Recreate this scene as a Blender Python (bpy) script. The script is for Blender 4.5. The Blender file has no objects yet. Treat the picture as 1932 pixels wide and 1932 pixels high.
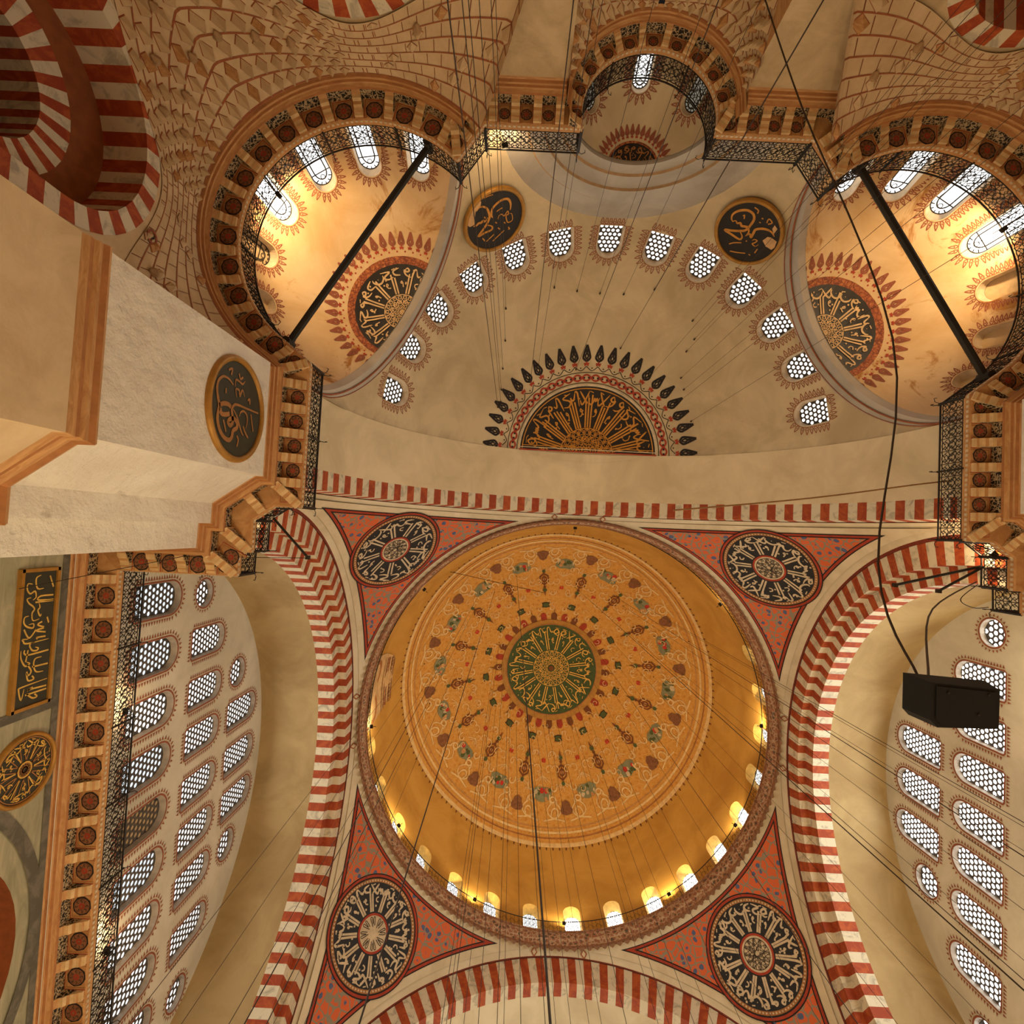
import bpy, bmesh, math, random
from math import sin, cos, pi, radians as rad, degrees as deg, hypot, atan2, sqrt
from mathutils import Vector, Matrix
from mathutils.geometry import delaunay_2d_cdt
random.seed(7)
S = bpy.context.scene
COL = S.collection
def lin(c):
    c /= 255.0
    return c / 12.92 if c <= 0.04045 else ((c + 0.055) / 1.055) ** 2.4
def rgb(r, g, b): return (lin(r), lin(g), lin(b), 1.0)
# ------------------------------------------------------------------ camera
ROT = [[0.9987471, -0.0499735, 0.0026137], [0.0498409, 0.9980551, 0.0374420], [-0.0044798, -0.0372648, 0.9992954]]
CAM = Vector((-4.070368, -12.264805, 0.0))          # eye height: the floor lies 1.6 m below
cd = bpy.data.cameras.new('camera'); co = bpy.data.objects.new('camera', cd); COL.objects.link(co)
cd.sensor_width = 36.0; cd.lens = 36.0 * 1000.0 / 1932.0; cd.clip_end = 300
r0, r1, r2 = [Vector(r) for r in ROT]
m = Matrix.Identity(4)
for i in range(3):
    m[i][0] = r0[i]; m[i][1] = -r1[i]; m[i][2] = -r2[i]; m[i][3] = CAM[i]
co.matrix_world = m
S.camera = co
# ------------------------------------------------------------------ world, light, exposure
w = bpy.data.worlds.new('world'); S.world = w; w.use_nodes = True
w.node_tree.nodes['Background'].inputs[0].default_value = (0.5, 0.42, 0.34, 1)
w.node_tree.nodes['Background'].inputs[1].default_value = 0.02
S.view_settings.view_transform = 'Standard'; S.view_settings.look = 'None'
S.view_settings.gamma = 1.0; S.view_settings.use_curve_mapping = False
S.view_settings.exposure = 0.0
S.cycles.max_bounces = 5; S.cycles.diffuse_bounces = 3; S.cycles.glossy_bounces = 2; S.cycles.use_adaptive_sampling = True; S.cycles.adaptive_threshold = 0.04; S.cycles.use_denoising = True
S.cycles.sample_clamp_indirect = 6.0
WARM = (1.0, 0.84, 0.50); KCH = 0.38; KDAY = 1.0; KFL = 1.0; KDM = 0.85
def lamp(name, loc, power, color=WARM, radius=0.5, kind='POINT', aim=None, angle=100, blend=0.8):
    l = bpy.data.lights.new(name, kind); l.energy = power; l.color = color; l.shadow_soft_size = radius
    o = bpy.data.objects.new(name, l); COL.objects.link(o); o.location = loc
    if aim is not None:
        o.rotation_euler = (Vector(aim) - Vector(loc)).to_track_quat('-Z', 'Y').to_euler()
    if kind == 'SPOT': l.spot_size = rad(angle); l.spot_blend = blend
    return o
# the chandelier rings hang low over the carpet, outside the frame
for (x, y, p) in [(0, 4, 4600), (-8, 0, 3400), (8, 0, 2600), (0, 12, 5200), (-1, -17, 700), (-13, -6, 2400), (12, -9, 900)]:
    lamp('chandelier_light', (x, y, 2.6), p * KCH, WARM, 1.0)
def daylight(loc, aim, sx, sy, power):
    l = bpy.data.lights.new('window_daylight', 'AREA'); l.shape = 'RECTANGLE'; l.size = sx; l.size_y = sy; l.energy = power * KDAY; l.color = (1.0, 0.97, 0.84); l.spread = rad(170)
    o = bpy.data.objects.new('window_daylight', l); COL.objects.link(o); o.location = loc
    d = (Vector(aim) - Vector(loc)).normalized(); x = Vector((0, 0, 1)).cross(d).normalized(); y = d.cross(x)
    m = Matrix.Identity(4)
    for i in range(3): m[i][0] = x[i]; m[i][1] = y[i]; m[i][2] = -d[i]; m[i][3] = loc[i]
    o.matrix_world = m
# daylight entering by the window rows of both side walls and of the half dome
for s, p in ((1, 1.0), (-1, 1.4)):
    for z, wd in ((21.4, 16), (25.4, 13), (29.0, 6)): daylight((-s * 18.0, 0.2, z), (0, 0.2, z - 1.5), wd, 1.6, 16 * wd * p)
for a in (-60, -30, 0, 30, 60):
    d = Vector((sin(rad(a)) * 0.857, -cos(rad(a)) * 0.857, 0.515)); daylight(Vector((0, -17.05, 19.7)) + d * 11.3, (0, -17.05, 19.7), 4.5, 1.0, 60)
lamp('gallery_flood_out_of_frame', (17.3, -7.5, 19.4), 900, (1.0, .78, .46), .2, 'SPOT', (15.5, -5.0, 29.0), 130, .8)
lamp('gallery_flood_out_of_frame', (17.3, 3.0, 19.4), 450, (1.0, .78, .46), .2, 'SPOT', (15.8, 3.0, 29.0), 130, .8)
daylight((0, 26.0, 24.5), (0, 16, 31), 9, 1.4, 520)  # added unseen light for the near soffit; this vault has no windows built
# ------------------------------------------------------------------ materials
def new_mat(name):
    m = bpy.data.materials.new(name); m.use_nodes = True
    nt = m.node_tree; b = nt.nodes['Principled BSDF']
    return m, nt, b
def nd(nt, t, **k):
    n = nt.nodes.new(t)
    for a, v in k.items(): setattr(n, a, v)
    return n
def coord(nt, scale=(1, 1, 1), rot=(0, 0, 0)):
    tc = nd(nt, 'ShaderNodeTexCoord'); mp = nd(nt, 'ShaderNodeMapping')
    mp.inputs['Scale'].default_value = scale; mp.inputs['Rotation'].default_value = rot
    nt.links.new(tc.outputs['Object'], mp.inputs['Vector']); return mp.outputs['Vector']
def noise(nt, vec, scale, detail=5, rough=0.6, dist=0.0):
    n = nd(nt, 'ShaderNodeTexNoise'); n.inputs['Scale'].default_value = scale; n.inputs['Detail'].default_value = detail
    n.inputs['Roughness'].default_value = rough; n.inputs['Distortion'].default_value = dist
    nt.links.new(vec, n.inputs['Vector']); return n.outputs['Fac']
def ramp(nt, fac, stops):
    r = nd(nt, 'ShaderNodeValToRGB'); e = r.color_ramp.elements
    while len(e) < len(stops): e.new(0.5)
    for k, (p, c) in enumerate(stops): e[k].position = p; e[k].color = c
    nt.links.new(fac, r.inputs['Fac']); return r.outputs['Color']
def mixc(nt, fac, a, b):
    x = nd(nt, 'ShaderNodeMix', data_type='RGBA')
    if isinstance(fac, float): x.inputs[0].default_value = fac
    else: nt.links.new(fac, x.inputs[0])
    for s, v in ((6, a), (7, b)):
        if isinstance(v, tuple): x.inputs[s].default_value = v
        else: nt.links.new(v, x.inputs[s])
    return x.outputs[2]
def bump(nt, b, fac, strength, dist=0.05):
    n = nd(nt, 'ShaderNodeBump'); n.inputs['Strength'].default_value = strength; n.inputs['Distance'].default_value = dist
    nt.links.new(fac, n.inputs['Height']); nt.links.new(n.outputs[0], b.inputs['Normal'])
def flat(name, c, rough=0.8, metal=0.0, var=0.12, scale=3.0):
    m, nt, b = new_mat(name); b.inputs['Roughness'].default_value = rough; b.inputs['Metallic'].default_value = metal
    if var:
        v = coord(nt); f = noise(nt, v, scale, 4)
        d = tuple(x * (1 - var * 2) for x in c[:3]) + (1,); l = tuple(min(1, x * (1 + var)) for x in c[:3]) + (1,)
        nt.links.new(ramp(nt, f, [(0.3, d), (0.7, l)]), b.inputs['Base Color'])
    else: b.inputs['Base Color'].default_value = c
    return m
def plaster(name, base, dark, stain=None, stain_at=0.62, scale=0.35, bmp=0.25, bscale=6.0, sscale=0.5, rough=0.85):
    m, nt, b = new_mat(name); b.inputs['Roughness'].default_value = rough
    v = coord(nt); f = noise(nt, v, scale, 6, 0.62, 0.6)
    c = ramp(nt, f, [(0.36, dark), (0.62, base)])
    if stain:
        s = noise(nt, coord(nt, (1, 1, 0.7)), sscale, 8, 0.7, 1.2)
        k = ramp(nt, s, [(stain_at, (0, 0, 0, 1)), (stain_at + 0.09, (1, 1, 1, 1))])
        c = mixc(nt, k, c, stain)
    nt.links.new(c, b.inputs['Base Color'])
    bump(nt, b, noise(nt, v, bscale, 5), bmp, 0.05 if bmp < 0.8 else 0.16)
    return m
def veined(name, base, vein, scale=(1, 1, 1), rot=(0, 0, 0), nscale=1.2, rough=0.45, lo=0.45, hi=0.6):
    m, nt, b = new_mat(name); b.inputs['Roughness'].default_value = rough
    v = coord(nt, scale, rot); f = noise(nt, v, nscale, 7, 0.65, 1.5)
    nt.links.new(ramp(nt, f, [(lo, vein), (hi, base)]), b.inputs['Base Color'])
    return m
def figured(name, ground, line, line2, scale=4.0, a=0.06, rough=0.75, bmp=0):
    """scrolling two-colour painted ornament: cell edges on a ground, a second colour in some cells"""
    m, nt, b = new_mat(name); b.inputs['Roughness'].default_value = rough
    v = coord(nt); wn = nd(nt, 'ShaderNodeTexNoise'); wn.inputs['Scale'].default_value = scale * 0.8
    nt.links.new(v, wn.inputs['Vector'])
    ad = nd(nt, 'ShaderNodeMix', data_type='VECTOR'); ad.inputs[0].default_value = 0.22
    nt.links.new(v, ad.inputs[4]); nt.links.new(wn.outputs['Color'], ad.inputs[5])
    vo = nd(nt, 'ShaderNodeTexVoronoi', feature='DISTANCE_TO_EDGE'); vo.inputs['Scale'].default_value = scale
    v2 = nd(nt, 'ShaderNodeTexVoronoi', feature='F1'); v2.inputs['Scale'].default_value = scale
    for n in (vo, v2): nt.links.new(ad.outputs[1], n.inputs['Vector'])
    k = ramp(nt, vo.outputs['Distance'], [(a, (1, 1, 1, 1)), (a * 1.7, (0, 0, 0, 1))])
    k2 = ramp(nt, v2.outputs['Distance'], [(0.24, (1, 1, 1, 1)), (0.3, (0, 0, 0, 1))])
    c = mixc(nt, k2, ground, line2); c = mixc(nt, k, c, line)
    nt.links.new(c, b.inputs['Base Color'])
    if bmp: bump(nt, b, noise(nt, v, scale * 1.2, 6, 0.7, 2.0), bmp, 0.25)
    return m
def glow(name, c, s):
    m = bpy.data.materials.new(name); m.use_nodes = True; nt = m.node_tree
    nt.nodes.remove(nt.nodes['Principled BSDF'])
    e = nd(nt, 'ShaderNodeEmission'); e.inputs[0].default_value = c; e.inputs[1].default_value = s
    nt.links.new(e.outputs[0], nt.nodes['Material Output'].inputs[0]); return m
K = {}
K['white'] = plaster('white_plaster', rgb(236, 225, 196), rgb(214, 200, 168), bmp=0.15)
K['rough'] = plaster('flaking_white_plaster', rgb(246, 240, 226), rgb(232, 222, 206), rgb(208, 200, 184), 0.62, bmp=1.0, bscale=1.6, sscale=1.3)
K['wall'] = plaster('tan_stained_shaded_wall', rgb(216, 192, 152), rgb(188, 164, 126), rgb(170, 140, 100), 0.66, bmp=0.2, scale=0.8)  # tan stain, with the base also darkened for the weaker light back there
K['beige'] = plaster('beige_stone', rgb(226, 200, 160), rgb(206, 178, 138), bmp=0.2, scale=0.8)
K['semi'] = plaster('semidome_plaster', rgb(222, 203, 166), rgb(196, 176, 140), rgb(206, 160, 96), 0.66, bmp=0.1, sscale=0.45)
K['exedra'] = plaster('exedra_plaster', rgb(232, 204, 160), rgb(212, 176, 124), rgb(178, 122, 58), 0.56, bmp=0.15, sscale=0.45)
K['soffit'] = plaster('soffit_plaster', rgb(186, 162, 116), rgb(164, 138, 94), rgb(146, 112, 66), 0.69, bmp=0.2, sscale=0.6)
K['tymp'] = plaster('tympanum_plaster', rgb(228, 222, 204), rgb(204, 198, 178), bmp=0.12, scale=0.3)
K['dome'] = plaster('ochre_dome_plaster', rgb(216, 168, 82), rgb(198, 148, 64), rgb(176, 122, 54), 0.66, bmp=0.1, sscale=0.35)
K['relief'] = figured('ochre_relief_plaster', rgb(246, 184, 92), rgb(252, 200, 116), rgb(236, 166, 76), 3.2, 0.03, 0.75, 0.7)
K['cream'] = flat('cream_relief', rgb(255, 216, 158), 0.8)
K['red'] = veined('red_voussoir_stone', rgb(188, 90, 42), rgb(162, 66, 32), nscale=1.6, rough=0.7)
K['wvous'] = veined('pale_veined_voussoir', rgb(228, 218, 192), rgb(184, 176, 154), (1, 1, 1), nscale=1.3, rough=0.6, lo=0.36, hi=0.5)
K['dkred'] = flat('dark_red_paint', rgb(132, 52, 34), 0.7)
K['marble'] = veined('grey_green_marble', rgb(190, 182, 152), rgb(148, 146, 120), (0.6, 0.5, 2.4), (0.5, 0.2, 0.0), 0.9, 0.4, 0.35, 0.68)
K['dkmarble'] = veined('dark_grey_marble', rgb(120, 116, 104), rgb(92, 90, 80), nscale=1.4, rough=0.4)
K['stone'] = veined('tan_cornice_stone', rgb(216, 168, 112), rgb(184, 130, 78), (1, 1, 6), nscale=1.2, rough=0.7, lo=0.35, hi=0.65)
K['stone2'] = flat('deep_tan_stone', rgb(182, 122, 70), 0.75)
K['corbel'] = flat('pale_corbel_stone', rgb(230, 196, 144), 0.7)
K['frieze'] = figured('black_scroll_frieze', rgb(36, 30, 24), rgb(198, 172, 132), rgb(44, 36, 28), 9.0, 0.07)
K['band'] = figured('rose_scroll_band', rgb(164, 112, 84), rgb(196, 170, 138), rgb(96, 90, 76), 4.5, 0.06)
K['floral'] = figured('orange_blue_floral', rgb(222, 108, 60), rgb(150, 142, 122), rgb(86, 104, 142), 2.6, 0.05)
K['iron'] = flat('black_wrought_iron', rgb(40, 36, 32), 0.6, 0.3)
K['tie'] = flat('dark_tie_iron', rgb(44, 40, 32), 0.6, 0.2)
K['wire'] = flat('dark_wire', rgb(58, 46, 34), 0.6, 0.2, 0)
K['rope'] = flat('tan_rope', rgb(158, 120, 76), 0.9)
K['gold'] = flat('gilt', rgb(186, 136, 60), 0.45, 0.35)
K['gpaint'] = flat('gold_paint', rgb(214, 148, 58), 0.55, 0.1)
K['ggold'] = flat('bright_gold_paint', rgb(236, 190, 90), 0.5, 0.1)
K['bone'] = flat('bone_paint', rgb(222, 204, 172), 0.75)
K['softwhite'] = plaster('soffit_pale_plaster', rgb(238, 221, 186), rgb(214, 197, 160), rgb(200, 180, 144), 0.66, bmp=0.1, sscale=0.5)
K['dust'] = flat('dull_gold_paint', rgb(178, 122, 66), 0.6, 0.1)
K['black'] = flat('black_board', rgb(30, 26, 22), 0.55)
K['navy'] = flat('blue_black_paint', rgb(34, 36, 40), 0.65)
K['dkgreen'] = flat('dark_green_board', rgb(56, 56, 42), 0.55)
K['green'] = flat('green_board', rgb(66, 88, 40), 0.6)
K['olive'] = flat('olive_green_paint', rgb(86, 98, 56), 0.8)
K['brown'] = flat('umber_paint', rgb(128, 76, 40), 0.8)
K['scallop'] = flat('grey_brown_scallop_paint', rgb(168, 134, 106), 0.8)
K['mauve'] = flat('mauve_brown_paint', rgb(146, 98, 66), 0.8, 0, 0.2, 6)
K['tulip'] = flat('tulip_red_paint', rgb(206, 56, 40), 0.7)
K['slate'] = flat('blue_grey_paint', rgb(142, 146, 116), 0.8)
K['ink'] = flat('black_outline_and_void', rgb(36, 30, 28), 0.8)
K['fringe'] = flat('red_brown_border_paint', rgb(156, 88, 64), 0.8)
K['redline'] = flat('red_line_paint', rgb(168, 98, 62), 0.8)
K['brick'] = flat('brick_red_paint', rgb(176, 66, 42), 0.8)
K['grey'] = plaster('grey_arch_band', rgb(196, 188, 176), rgb(170, 162, 150), bmp=0.1)
K['umber'] = flat('brown_shaded_recess', rgb(150, 86, 44), 0.9)  # brown carries the shade inside the recessed arch reveal
K['lattice'] = flat('grey_lattice_plaster', rgb(92, 86, 80), 0.9)
K['greyrev'] = flat('grey_window_reveal', rgb(176, 166, 154), 0.9)
K['pane'] = glow('leaded_daylight_glass', (1.0, 0.98, 0.94, 1), 2.2)
K['reveal'] = flat('reveal_plaster', rgb(226, 204, 172), 0.85)
K['domerev'] = flat('yellow_reveal_plaster', rgb(236, 196, 110), 0.85)
K['blind'] = flat('beige_blind_glazing', rgb(204, 176, 134), 0.8)
K['dim'] = glow('dull_glass', rgb(170, 160, 140), 0.5)
K['day'] = glow('daylight_glass', (1.0, 0.98, 0.95, 1), 6.0)
K['sun'] = glow('bright_daylight_glass', (0.97, 1.0, 1.0, 1), 13.0)
K['cool'] = glow('pale_blue_glass', (0.84, 0.91, 0.95, 1), 1.15)
K['bulb'] = glow('lamp_glass', (1.0, 0.82, 0.55, 1), 25.0)
K['speaker'] = flat('black_speaker_cabinet', rgb(9, 10, 10), 0.85, 0, 0.1)
K['carpet'] = flat('red_carpet', rgb(150, 88, 60), 0.95)
K['rust'] = figured('rust_pattern_paint', rgb(172, 96, 54), rgb(120, 60, 40), rgb(190, 120, 70), 7.0, 0.06)
K['loss'] = flat('bare_plaster_patch', rgb(222, 178, 128), 0.9)
K['haze'] = flat('aged_plaster_outline', rgb(186, 152, 112), 0.9)
# ------------------------------------------------------------------ mesh builder
WL = {}
class MB:
    def __init__(s): s.v = []; s.f = []; s.m = []; s.mats = []
    def mi(s, k):
        if k not in s.mats: s.mats.append(k)
        return s.mats.index(k)
    def add(s, vs, fs, k):
        o = len(s.v); s.v += [tuple(p) for p in vs]; i = s.mi(k)
        for f in fs: s.f.append([o + j for j in f]); s.m.append(i)
    def grid(s, P, k, closeu=False, closev=False, kf=None):
        nu, nv = len(P), len(P[0]); o = len(s.v)
        for r in P: s.v += [tuple(p) for p in r]
        for i in range(nu if closeu else nu - 1):
            for j in range(nv if closev else nv - 1):
                a, b = (i + 1) % nu, (j + 1) % nv
                s.f.append([o + i * nv + j, o + a * nv + j, o + a * nv + b, o + i * nv + b])
                s.m.append(s.mi(kf(i, j) if kf else k))
    def tube(s, pts, r, k, n=5, cap=True, closed=False):
        pts = [Vector(p) for p in pts]; N = len(pts); rows = []
        up = None
        for i in range(N):
            t = (pts[(i + 1) % N] - pts[i - 1]) if closed else (pts[min(i + 1, N - 1)] - pts[max(i - 1, 0)])
            t.normalize()
            if up is None:
                up = Vector((0, 0, 1)) if abs(t.z) < 0.9 else Vector((1, 0, 0))
            a = up - t * up.dot(t)
            if a.length < 1e-6: a = t.orthogonal()
            a.normalize(); up = a; b = t.cross(a)
            q = r[i] if isinstance(r, (list, tuple)) else r
            rows.append([pts[i] + a * (q * cos(2 * pi * j / n)) + b * (q * sin(2 * pi * j / n)) for j in range(n)])
        s.grid(rows, k, closeu=closed, closev=True)
        if cap and not closed:
            s.add(rows[0], [list(range(n))], k); s.add(rows[-1], [list(range(n - 1, -1, -1))], k)
    def box(s, c, d, k, ax=None):
        c = Vector(c); ax = ax or (Vector((1, 0, 0)), Vector((0, 1, 0)), Vector((0, 0, 1)))
        vs = [c + ax[0] * (d[0] / 2 * x) + ax[1] * (d[1] / 2 * y) + ax[2] * (d[2] / 2 * z) for x in (-1, 1) for y in (-1, 1) for z in (-1, 1)]
        s.add(vs, [(0, 1, 3, 2), (4, 6, 7, 5), (0, 4, 5, 1), (2, 3, 7, 6), (0, 2, 6, 4), (1, 5, 7, 3)], k)
    def prism(s, prof, fn, w, k, kf=None):
        """profile (a,b) extruded along c in [-w/2,w/2]; fn(a,b,c)->point"""
        n = len(prof); A = [fn(a, b, -w / 2) for a, b in prof]; B = [fn(a, b, w / 2) for a, b in prof]
        o = len(s.v); s.v += [tuple(p) for p in A + B]
        for i in range(n):
            j = (i + 1) % n; s.f.append([o + i, o + j, o + n + j, o + n + i]); s.m.append(s.mi(kf(i) if kf else k))
        s.f.append([o + i for i in range(n)]); s.m.append(s.mi(k))
        s.f.append([o + n + i for i in range(n - 1, -1, -1)]); s.m.append(s.mi(k))
    # painted / applied work on a chart f(u,v,h)
    def ribbon(s, F, pts, wd, h, k, sm=0, closed=False, taper=False):
        if sm: pts = crom(pts, sm, closed)
        n = len(pts); L = []; Rr = []
        for i in range(n):
            a = pts[(i - 1) % n] if closed or i > 0 else pts[i]; b = pts[(i + 1) % n] if closed or i < n - 1 else pts[i]
            tx, ty = b[0] - a[0], b[1] - a[1]; l = hypot(tx, ty) or 1
            q = wd / 2
            if taper:
                t = i / (n - 1); q *= 0.25 + 0.75 * min(1, 4 * t * (1 - t) + 0.15)
            nx, ny = -ty / l * q, tx / l * q
            L.append(F(pts[i][0] + nx, pts[i][1] + ny, h)); Rr.append(F(pts[i][0] - nx, pts[i][1] - ny, h))
        s.grid([L, Rr], k, closev=closed)
    def fan(s, F, poly, h, k):
        n = len(poly); cx = sum(p[0] for p in poly) / n; cy = sum(p[1] for p in poly) / n
        s.add([F(cx, cy, h)] + [F(p[0], p[1], h) for p in poly], [(0, 1 + i, 1 + (i + 1) % n) for i in range(n)], k)
    def ring(s, F, c, ra, rb, h, k, n=48, nr=1, a0=0.0, a1=2 * pi):
        full = abs(a1 - a0 - 2 * pi) < 1e-6
        A = [a0 + (a1 - a0) * i / n for i in range(n if full else n + 1)]
        rows = [[F(c[0] + (ra + (rb - ra) * j / nr) * cos(a), c[1] + (ra + (rb - ra) * j / nr) * sin(a), h) for a in A] for j in range(nr + 1)]
        s.grid(rows, k, closev=full)
    def dot(s, F, c, r, h, k, n=8, ph=0.0):
        s.fan(F, [(c[0] + r * cos(2 * pi * i / n + ph), c[1] + r * sin(2 * pi * i / n + ph)) for i in range(n)], h, k)
    def clip(s, planes):
        v, f, m, mats = s.v, s.f, s.m, s.mats; s.v, s.f, s.m, s.mats = [], [], [], []
        for i, k in enumerate(mats):
            F_ = [x for x, y in zip(f, m) if y == i]; ids = {}; vs = []
            for x in F_:
                for j in x:
                    if j not in ids: ids[j] = len(vs); vs.append(v[j])
            V, Fc = cut(vs, [[ids[j] for j in x] for x in F_], planes)
            if Fc: s.add(V, Fc, k)
    def build(s, name, parent=None, smooth=False, label=None, cat=None, kind=None, group=None, loc=None):
        if not s.v: return None
        if parent is not None: o0 = WL[parent.name]
        elif loc is not None: o0 = Vector(loc)
        else:
            xs, ys, zs = zip(*s.v); o0 = Vector(((min(xs) + max(xs)) / 2, (min(ys) + max(ys)) / 2, min(zs)))
        me = bpy.data.meshes.new(name)
        me.from_pydata([(x - o0.x, y - o0.y, z - o0.z) for x, y, z in s.v], [], s.f)
        for k in s.mats: me.materials.append(K[k])
        me.polygons.foreach_set('material_index', s.m)
        if smooth: me.polygons.foreach_set('use_smooth', [True] * len(s.f))
        me.update()
        ob = bpy.data.objects.new(name, me); COL.objects.link(ob); WL[ob.name] = o0
        if parent is not None: ob.parent = parent
        else: ob.location = o0
        return tag(ob, label, cat, kind, group)
def tag(o, label=None, cat=None, kind=None, group=None):
    for k, v in (('label', label), ('category', cat), ('kind', kind), ('group', group)):
        if v: o[k] = v
    return o
def empty(name, loc, label=None, cat=None, kind=None, group=None):
    o = bpy.data.objects.new(name, None); COL.objects.link(o); o.location = loc; WL[o.name] = Vector(loc)
    o.empty_display_size = 0.2
    return tag(o, label, cat, kind, group)
def crom(P, k=4, closed=False):
    n = len(P); out = []
    if n < 3: return list(P)
    g = (lambda i: P[i % n]) if closed else (lambda i: P[max(0, min(n - 1, i))])
    for i in range(n if closed else n - 1):
        a, b, c, d = g(i - 1), g(i), g(i + 1), g(i + 2)
        for j in range(k):
            t = j / k
            out.append(tuple(0.5 * (2 * b[q] + (c[q] - a[q]) * t + (2 * a[q] - 5 * b[q] + 4 * c[q] - d[q]) * t * t + (3 * b[q] - a[q] - 3 * c[q] + d[q]) * t ** 3) for q in range(len(b))))
    if not closed: out.append(tuple(P[-1]))
    return out
# ------------------------------------------------------------------ charts: (u, v, h) -> point, h > 0 towards the room
def plane_chart(o, e1, e2, n):
    o, e1, e2, n = Vector(o), Vector(e1), Vector(e2), Vector(n)
    return lambda u, v, h=0.0: o + e1 * u + e2 * v + n * h
def ball_chart(c, R, d, e1=None):
    """azimuthal chart of a vault of radius R about direction d; e2 points up the vault"""
    c, d = Vector(c), Vector(d).normalized()
    if e1 is None:
        e1 = Vector((0, 0, 1)).cross(d); e1.normalize()
    e1 = Vector(e1); e2 = d.cross(e1); e2.normalize()
    def F(u, v, h=0.0):
        q = hypot(u, v)
        if q < 1e-9: return c + d * (R - h)
        t = q / R
        return c + (d * cos(t) + (e1 * (u / q) + e2 * (v / q)) * sin(t)) * (R - h)
    return F
def azel(az, el, axis=(0, -1)):
    """direction with azimuth measured from -Y towards +X"""
    return Vector((sin(rad(az)) * cos(rad(el)), -cos(rad(az)) * cos(rad(el)), sin(rad(el))))
def inside(p, poly):
    x, y = p; r = False; n = len(poly); j = n - 1
    for i in range(n):
        (a, b), (c, d) = poly[i], poly[j]
        if (b > y) != (d > y) and x < (c - a) * (y - b) / (d - b) + a: r = not r
        j = i
    return r
def sheet(outer, holes, step, F):
    """triangulated sheet of chart F over polygon OUTER with HOLES; returns verts, faces"""
    vs = []; es = []; O2 = []
    for i, a in enumerate(outer):
        c = outer[(i + 1) % len(outer)]; k = max(1, int(hypot(c[0] - a[0], c[1] - a[1]) / step))
        O2 += [(a[0] + (c[0] - a[0]) * j / k, a[1] + (c[1] - a[1]) * j / k) for j in range(k)]
    outer = O2
    for poly in [outer] + holes:
        o = len(vs); n = len(poly); vs += [Vector(p) for p in poly]; es += [(o + i, o + (i + 1) % n) for i in range(n)]
    xs = [p[0] for p in outer]; ys = [p[1] for p in outer]
    boxes = [(min(p[0] for p in h), max(p[0] for p in h), min(p[1] for p in h), max(p[1] for p in h)) for h in holes]
    def inhole(p):
        return any(b[0] <= p[0] <= b[1] and b[2] <= p[1] <= b[3] and inside(p, h) for b, h in zip(boxes, holes))
    y = min(ys) + step * 0.5; row = 0
    while y < max(ys):
        x = min(xs) + step * (0.5 if row % 2 else 0.25)
        while x < max(xs):
            if inside((x, y), outer) and not inhole((x, y)): vs.append(Vector((x, y)))
            x += step
        y += step; row += 1
    V, E, Fc, *_ = delaunay_2d_cdt(vs, es, [], 0, 1e-5)
    out = []
    for f in Fc:
        c = (sum(V[i].x for i in f) / len(f), sum(V[i].y for i in f) / len(f))
        if inside(c, outer) and not inhole(c): out.append(list(f))
    return [F(p.x, p.y, 0.0) for p in V], out
def cut(vs, fs, planes):
    """keep the part of a mesh with (p - co).n < 0 for every plane (co, n)"""
    bm = bmesh.new(); bv = [bm.verts.new(v) for v in vs]
    for f in fs:
        try: bm.faces.new([bv[i] for i in f])
        except ValueError: pass
    for co_, n_ in planes:
        bmesh.ops.bisect_plane(bm, geom=bm.verts[:] + bm.edges[:] + bm.faces[:], plane_co=co_, plane_no=n_, clear_outer=True, dist=1e-5)
    bm.verts.index_update()
    V = [tuple(v.co) for v in bm.verts]; Fc = [[v.index for v in f.verts] for f in bm.faces]
    bm.free(); return V, Fc
def gridmesh(P):
    nu, nv = len(P), len(P[0])
    return [p for r in P for p in r], [(i * nv + j, (i + 1) * nv + j, (i + 1) * nv + j + 1, i * nv + j + 1) for i in range(nu - 1) for j in range(nv - 1)]
R1 = [[[-0.44,-0.22],[-0.51,-0.4],[-0.5,-0.59],[-0.39,-0.73],[-0.24,-0.77],[-0.07,-0.72],[0.07,-0.66],[0.24,-0.69],[0.36,-0.68],[0.51,-0.6],[0.63,-0.44],[0.66,-0.25],[0.58,-0.15],[0.45,-0.12],[0.37,0.01],[0.27,0.01],[0.21,-0.11],[0.25,-0.26],[0.32,-0.32],[0.37,-0.24],[0.29,-0.15],[0.16,-0.18],[0.04,-0.21],[-0.05,-0.15],[-0.09,-0.03],[-0.1,0.34],[-0.11,0.84]],[[0.07,-0.66],[0.0,-0.52],[-0.02,-0.36],[0.01,-0.25]],[[0.11,-0.62],[0.2,-0.58],[0.2,-0.45],[0.15,-0.29]],[[0.03,-0.17],[0.14,-0.02],[0.29,0.1],[0.41,0.19],[0.48,0.28]],[[0.12,0.08],[0.03,0.12],[-0.02,0.24],[0.04,0.37],[0.17,0.4],[0.31,0.36]],[[0.31,-0.49],[0.41,-0.43],[0.52,-0.37]],[[0.29,0.25],[0.4,0.35],[0.49,0.48]],[[-0.02,0.53],[0.13,0.59],[0.32,0.67]],[[-0.42,-0.15],[-0.56,-0.14],[-0.57,-0.02],[-0.55,0.12],[-0.63,0.21]],[[-0.23,-0.07],[-0.38,-0.12],[-0.39,0.01],[-0.28,0.05],[-0.43,0.13],[-0.32,0.23]],[[-0.72,-0.04],[-0.63,0.03],[-0.69,0.12]],[[-0.31,-0.47],[-0.21,-0.46]],[[0.52,0.03],[0.6,0.1],[0.74,0.06]],[[-0.68,-0.42],[-0.74,-0.29],[-0.61,-0.32]],[[-0.27,0.37],[-0.32,0.44],[-0.21,0.46]]]
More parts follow.
